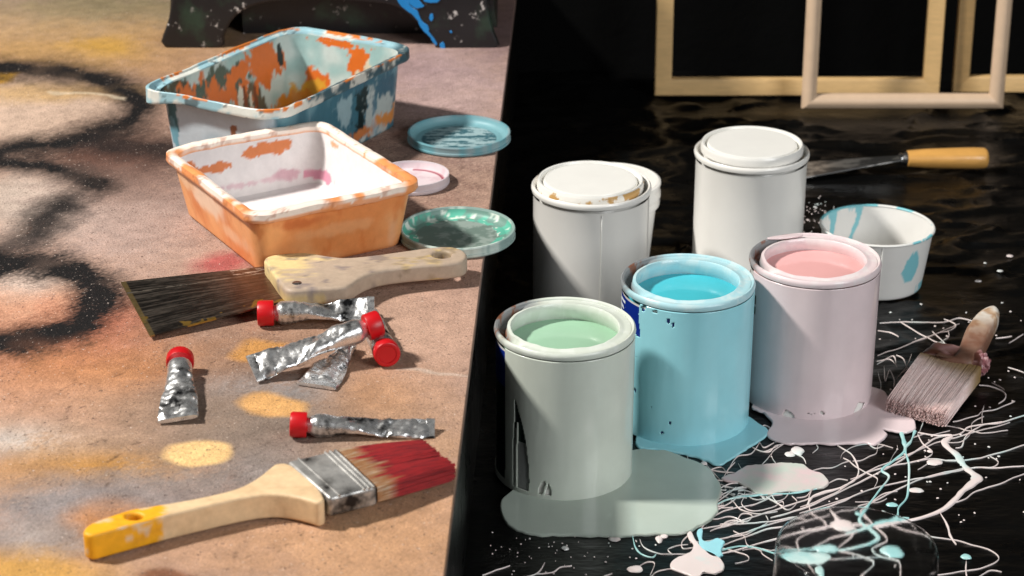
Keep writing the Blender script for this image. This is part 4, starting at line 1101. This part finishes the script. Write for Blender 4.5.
# ------------------------------------------------------------------ empty picture frames
def frame(label, x0, x1, y, hgt, w, dep, m, lean, prof='flat'):
    root = thing('picture_frame', label, 'picture frame', ((x0+x1)/2, y, 0), 'empty picture frames at the back')
    def tr(x, z, dd):        # dd: depth towards the viewer
        return (x, y+z*math.sin(lean)-dd*math.cos(lean), z*math.cos(lean)-dd*math.sin(lean)+.0005+dep*math.sin(lean))
    if prof == 'flat': pr = [(0,0),(0,dep*.9),(w*.06,dep),(w*.92,dep),(w,dep*.92),(w,0)]
    else: pr = [(0,0),(0,dep*.45),(w*.12,dep*.8),(w*.35,dep),(w*.6,dep*.97),(w*.82,dep*.75),(w,dep*.45),(w,0)]
    def railm(c0, c1, d0, d1):   # corners outer c0->c1 and directions of the mitre inwards
        ra = [tr(c0[0]+d0[0]*o, c0[1]+d0[1]*o, q_) for o, q_ in pr]; rb_ = [tr(c1[0]+d1[0]*o, c1[1]+d1[1]*o, q_) for o, q_ in pr]
        n = len(pr); V = ra+rb_
        return V, [(k, (k+1) % n, n+(k+1) % n, n+k) for k in range(n)]+[tuple(range(n-1,-1,-1)), tuple(range(n, 2*n))]
    cs = [((x0,0),(1,1)),((x1,0),(-1,1)),((x1,hgt),(-1,-1)),((x0,hgt),(1,-1))]
    for i in range(4):
        (a, da), (b_, db) = cs[i], cs[(i+1) % 4]
        obj('rail', railm(a, b_, da, db), m, root, smooth=35)
frame('front picture frame of rounded rosy wood, standing before the flat pale frames', .3516, .5965, 2.357, .32, .0175, .011, M['wood_rose'], .05, 'round')
frame('wide flat pale wood picture frame behind the rounded rosy one', .1765, .5285, 2.412, .42, .0205, .010, M['wood_frame'], .06)
frame('flat pale wood picture frame cut off by the right picture edge', .5480, .90, 2.425, .42, .0195, .010, M['wood_frame'], .05)

# ------------------------------------------------------------------ clear plastic cup in front
zc = .080; gc = P(857,545,zc)
root = thing('clear_cup', 'transparent plastic cup turned upside down over the splatter at the front', 'cup', (*gc, 0))
pr = [(.0565,.0),(.0572,.0012),(.0565,.0024),(.0545,zc-.006),(.0538,zc-.0015),(.0520,zc),(.030,zc-.0003),(.0,zc-.0003)]
pi_ = [(.0,zc-.0009),(.030,zc-.0009),(.0517,zc-.0006),(.0533,zc-.0019),(.0540,zc-.006),(.0555,.0024),(.0558,.0)]
obj('wall', lathe(pr+pi_+[pr[0]], (*gc, 0.0006), 128), M['clear'], root, smooth=30)

# ------------------------------------------------------------------ camera, light
cam = bpy.data.cameras.new('camera'); co = bpy.data.objects.new('camera', cam); C.objects.link(co)
co.location = (0, 0, CAMH); co.rotation_euler = (PI/2-TH, 0, 0)
cam.sensor_width = 36; cam.lens = FPX/1024*36; cam.clip_end = 50; cam.clip_start = .05
cam.dof.use_dof = True; cam.dof.focus_distance = 1.62; cam.dof.aperture_fstop = 11
bpy.context.scene.camera = co
def area(name, loc, to, size, power, col=(1,1,1), sy=None):
    l = bpy.data.lights.new(name, 'AREA'); l.energy = power; l.size = size; l.color = col
    if sy: l.shape = 'RECTANGLE'; l.size_y = sy
    o = bpy.data.objects.new(name, l); C.objects.link(o); o.location = loc
    o.rotation_euler = (Vector(to)-Vector(loc)).to_track_quat('-Z', 'Y').to_euler(); return o
area('key_lamp', (-2.12,1.45,2.55), (0,1.55,.1), .26, 165, (1,.96,.90))
area('front_left_softbox', (-1.6,-.9,2.0), (.1,1.6,.08), .9, 5, (1,.98,.95))
area('right_softbox', (1.75,-.25,1.25), (.2,1.6,.06), 1.1, 45, (.97,.99,1))
w = bpy.data.worlds.new('World'); bpy.context.scene.world = w; w.use_nodes = True
w.node_tree.nodes['Background'].inputs[0].default_value = (.9,.95,1,1); w.node_tree.nodes['Background'].inputs[1].default_value = .02
vs = bpy.context.scene.view_settings; vs.view_transform = 'Standard'; vs.look = 'None'; vs.exposure = 0; vs.gamma = 1
bpy.context.scene.cycles.use_denoising = True
bpy.context.scene.cycles.max_bounces = 10; bpy.context.scene.cycles.transmission_bounces = 8
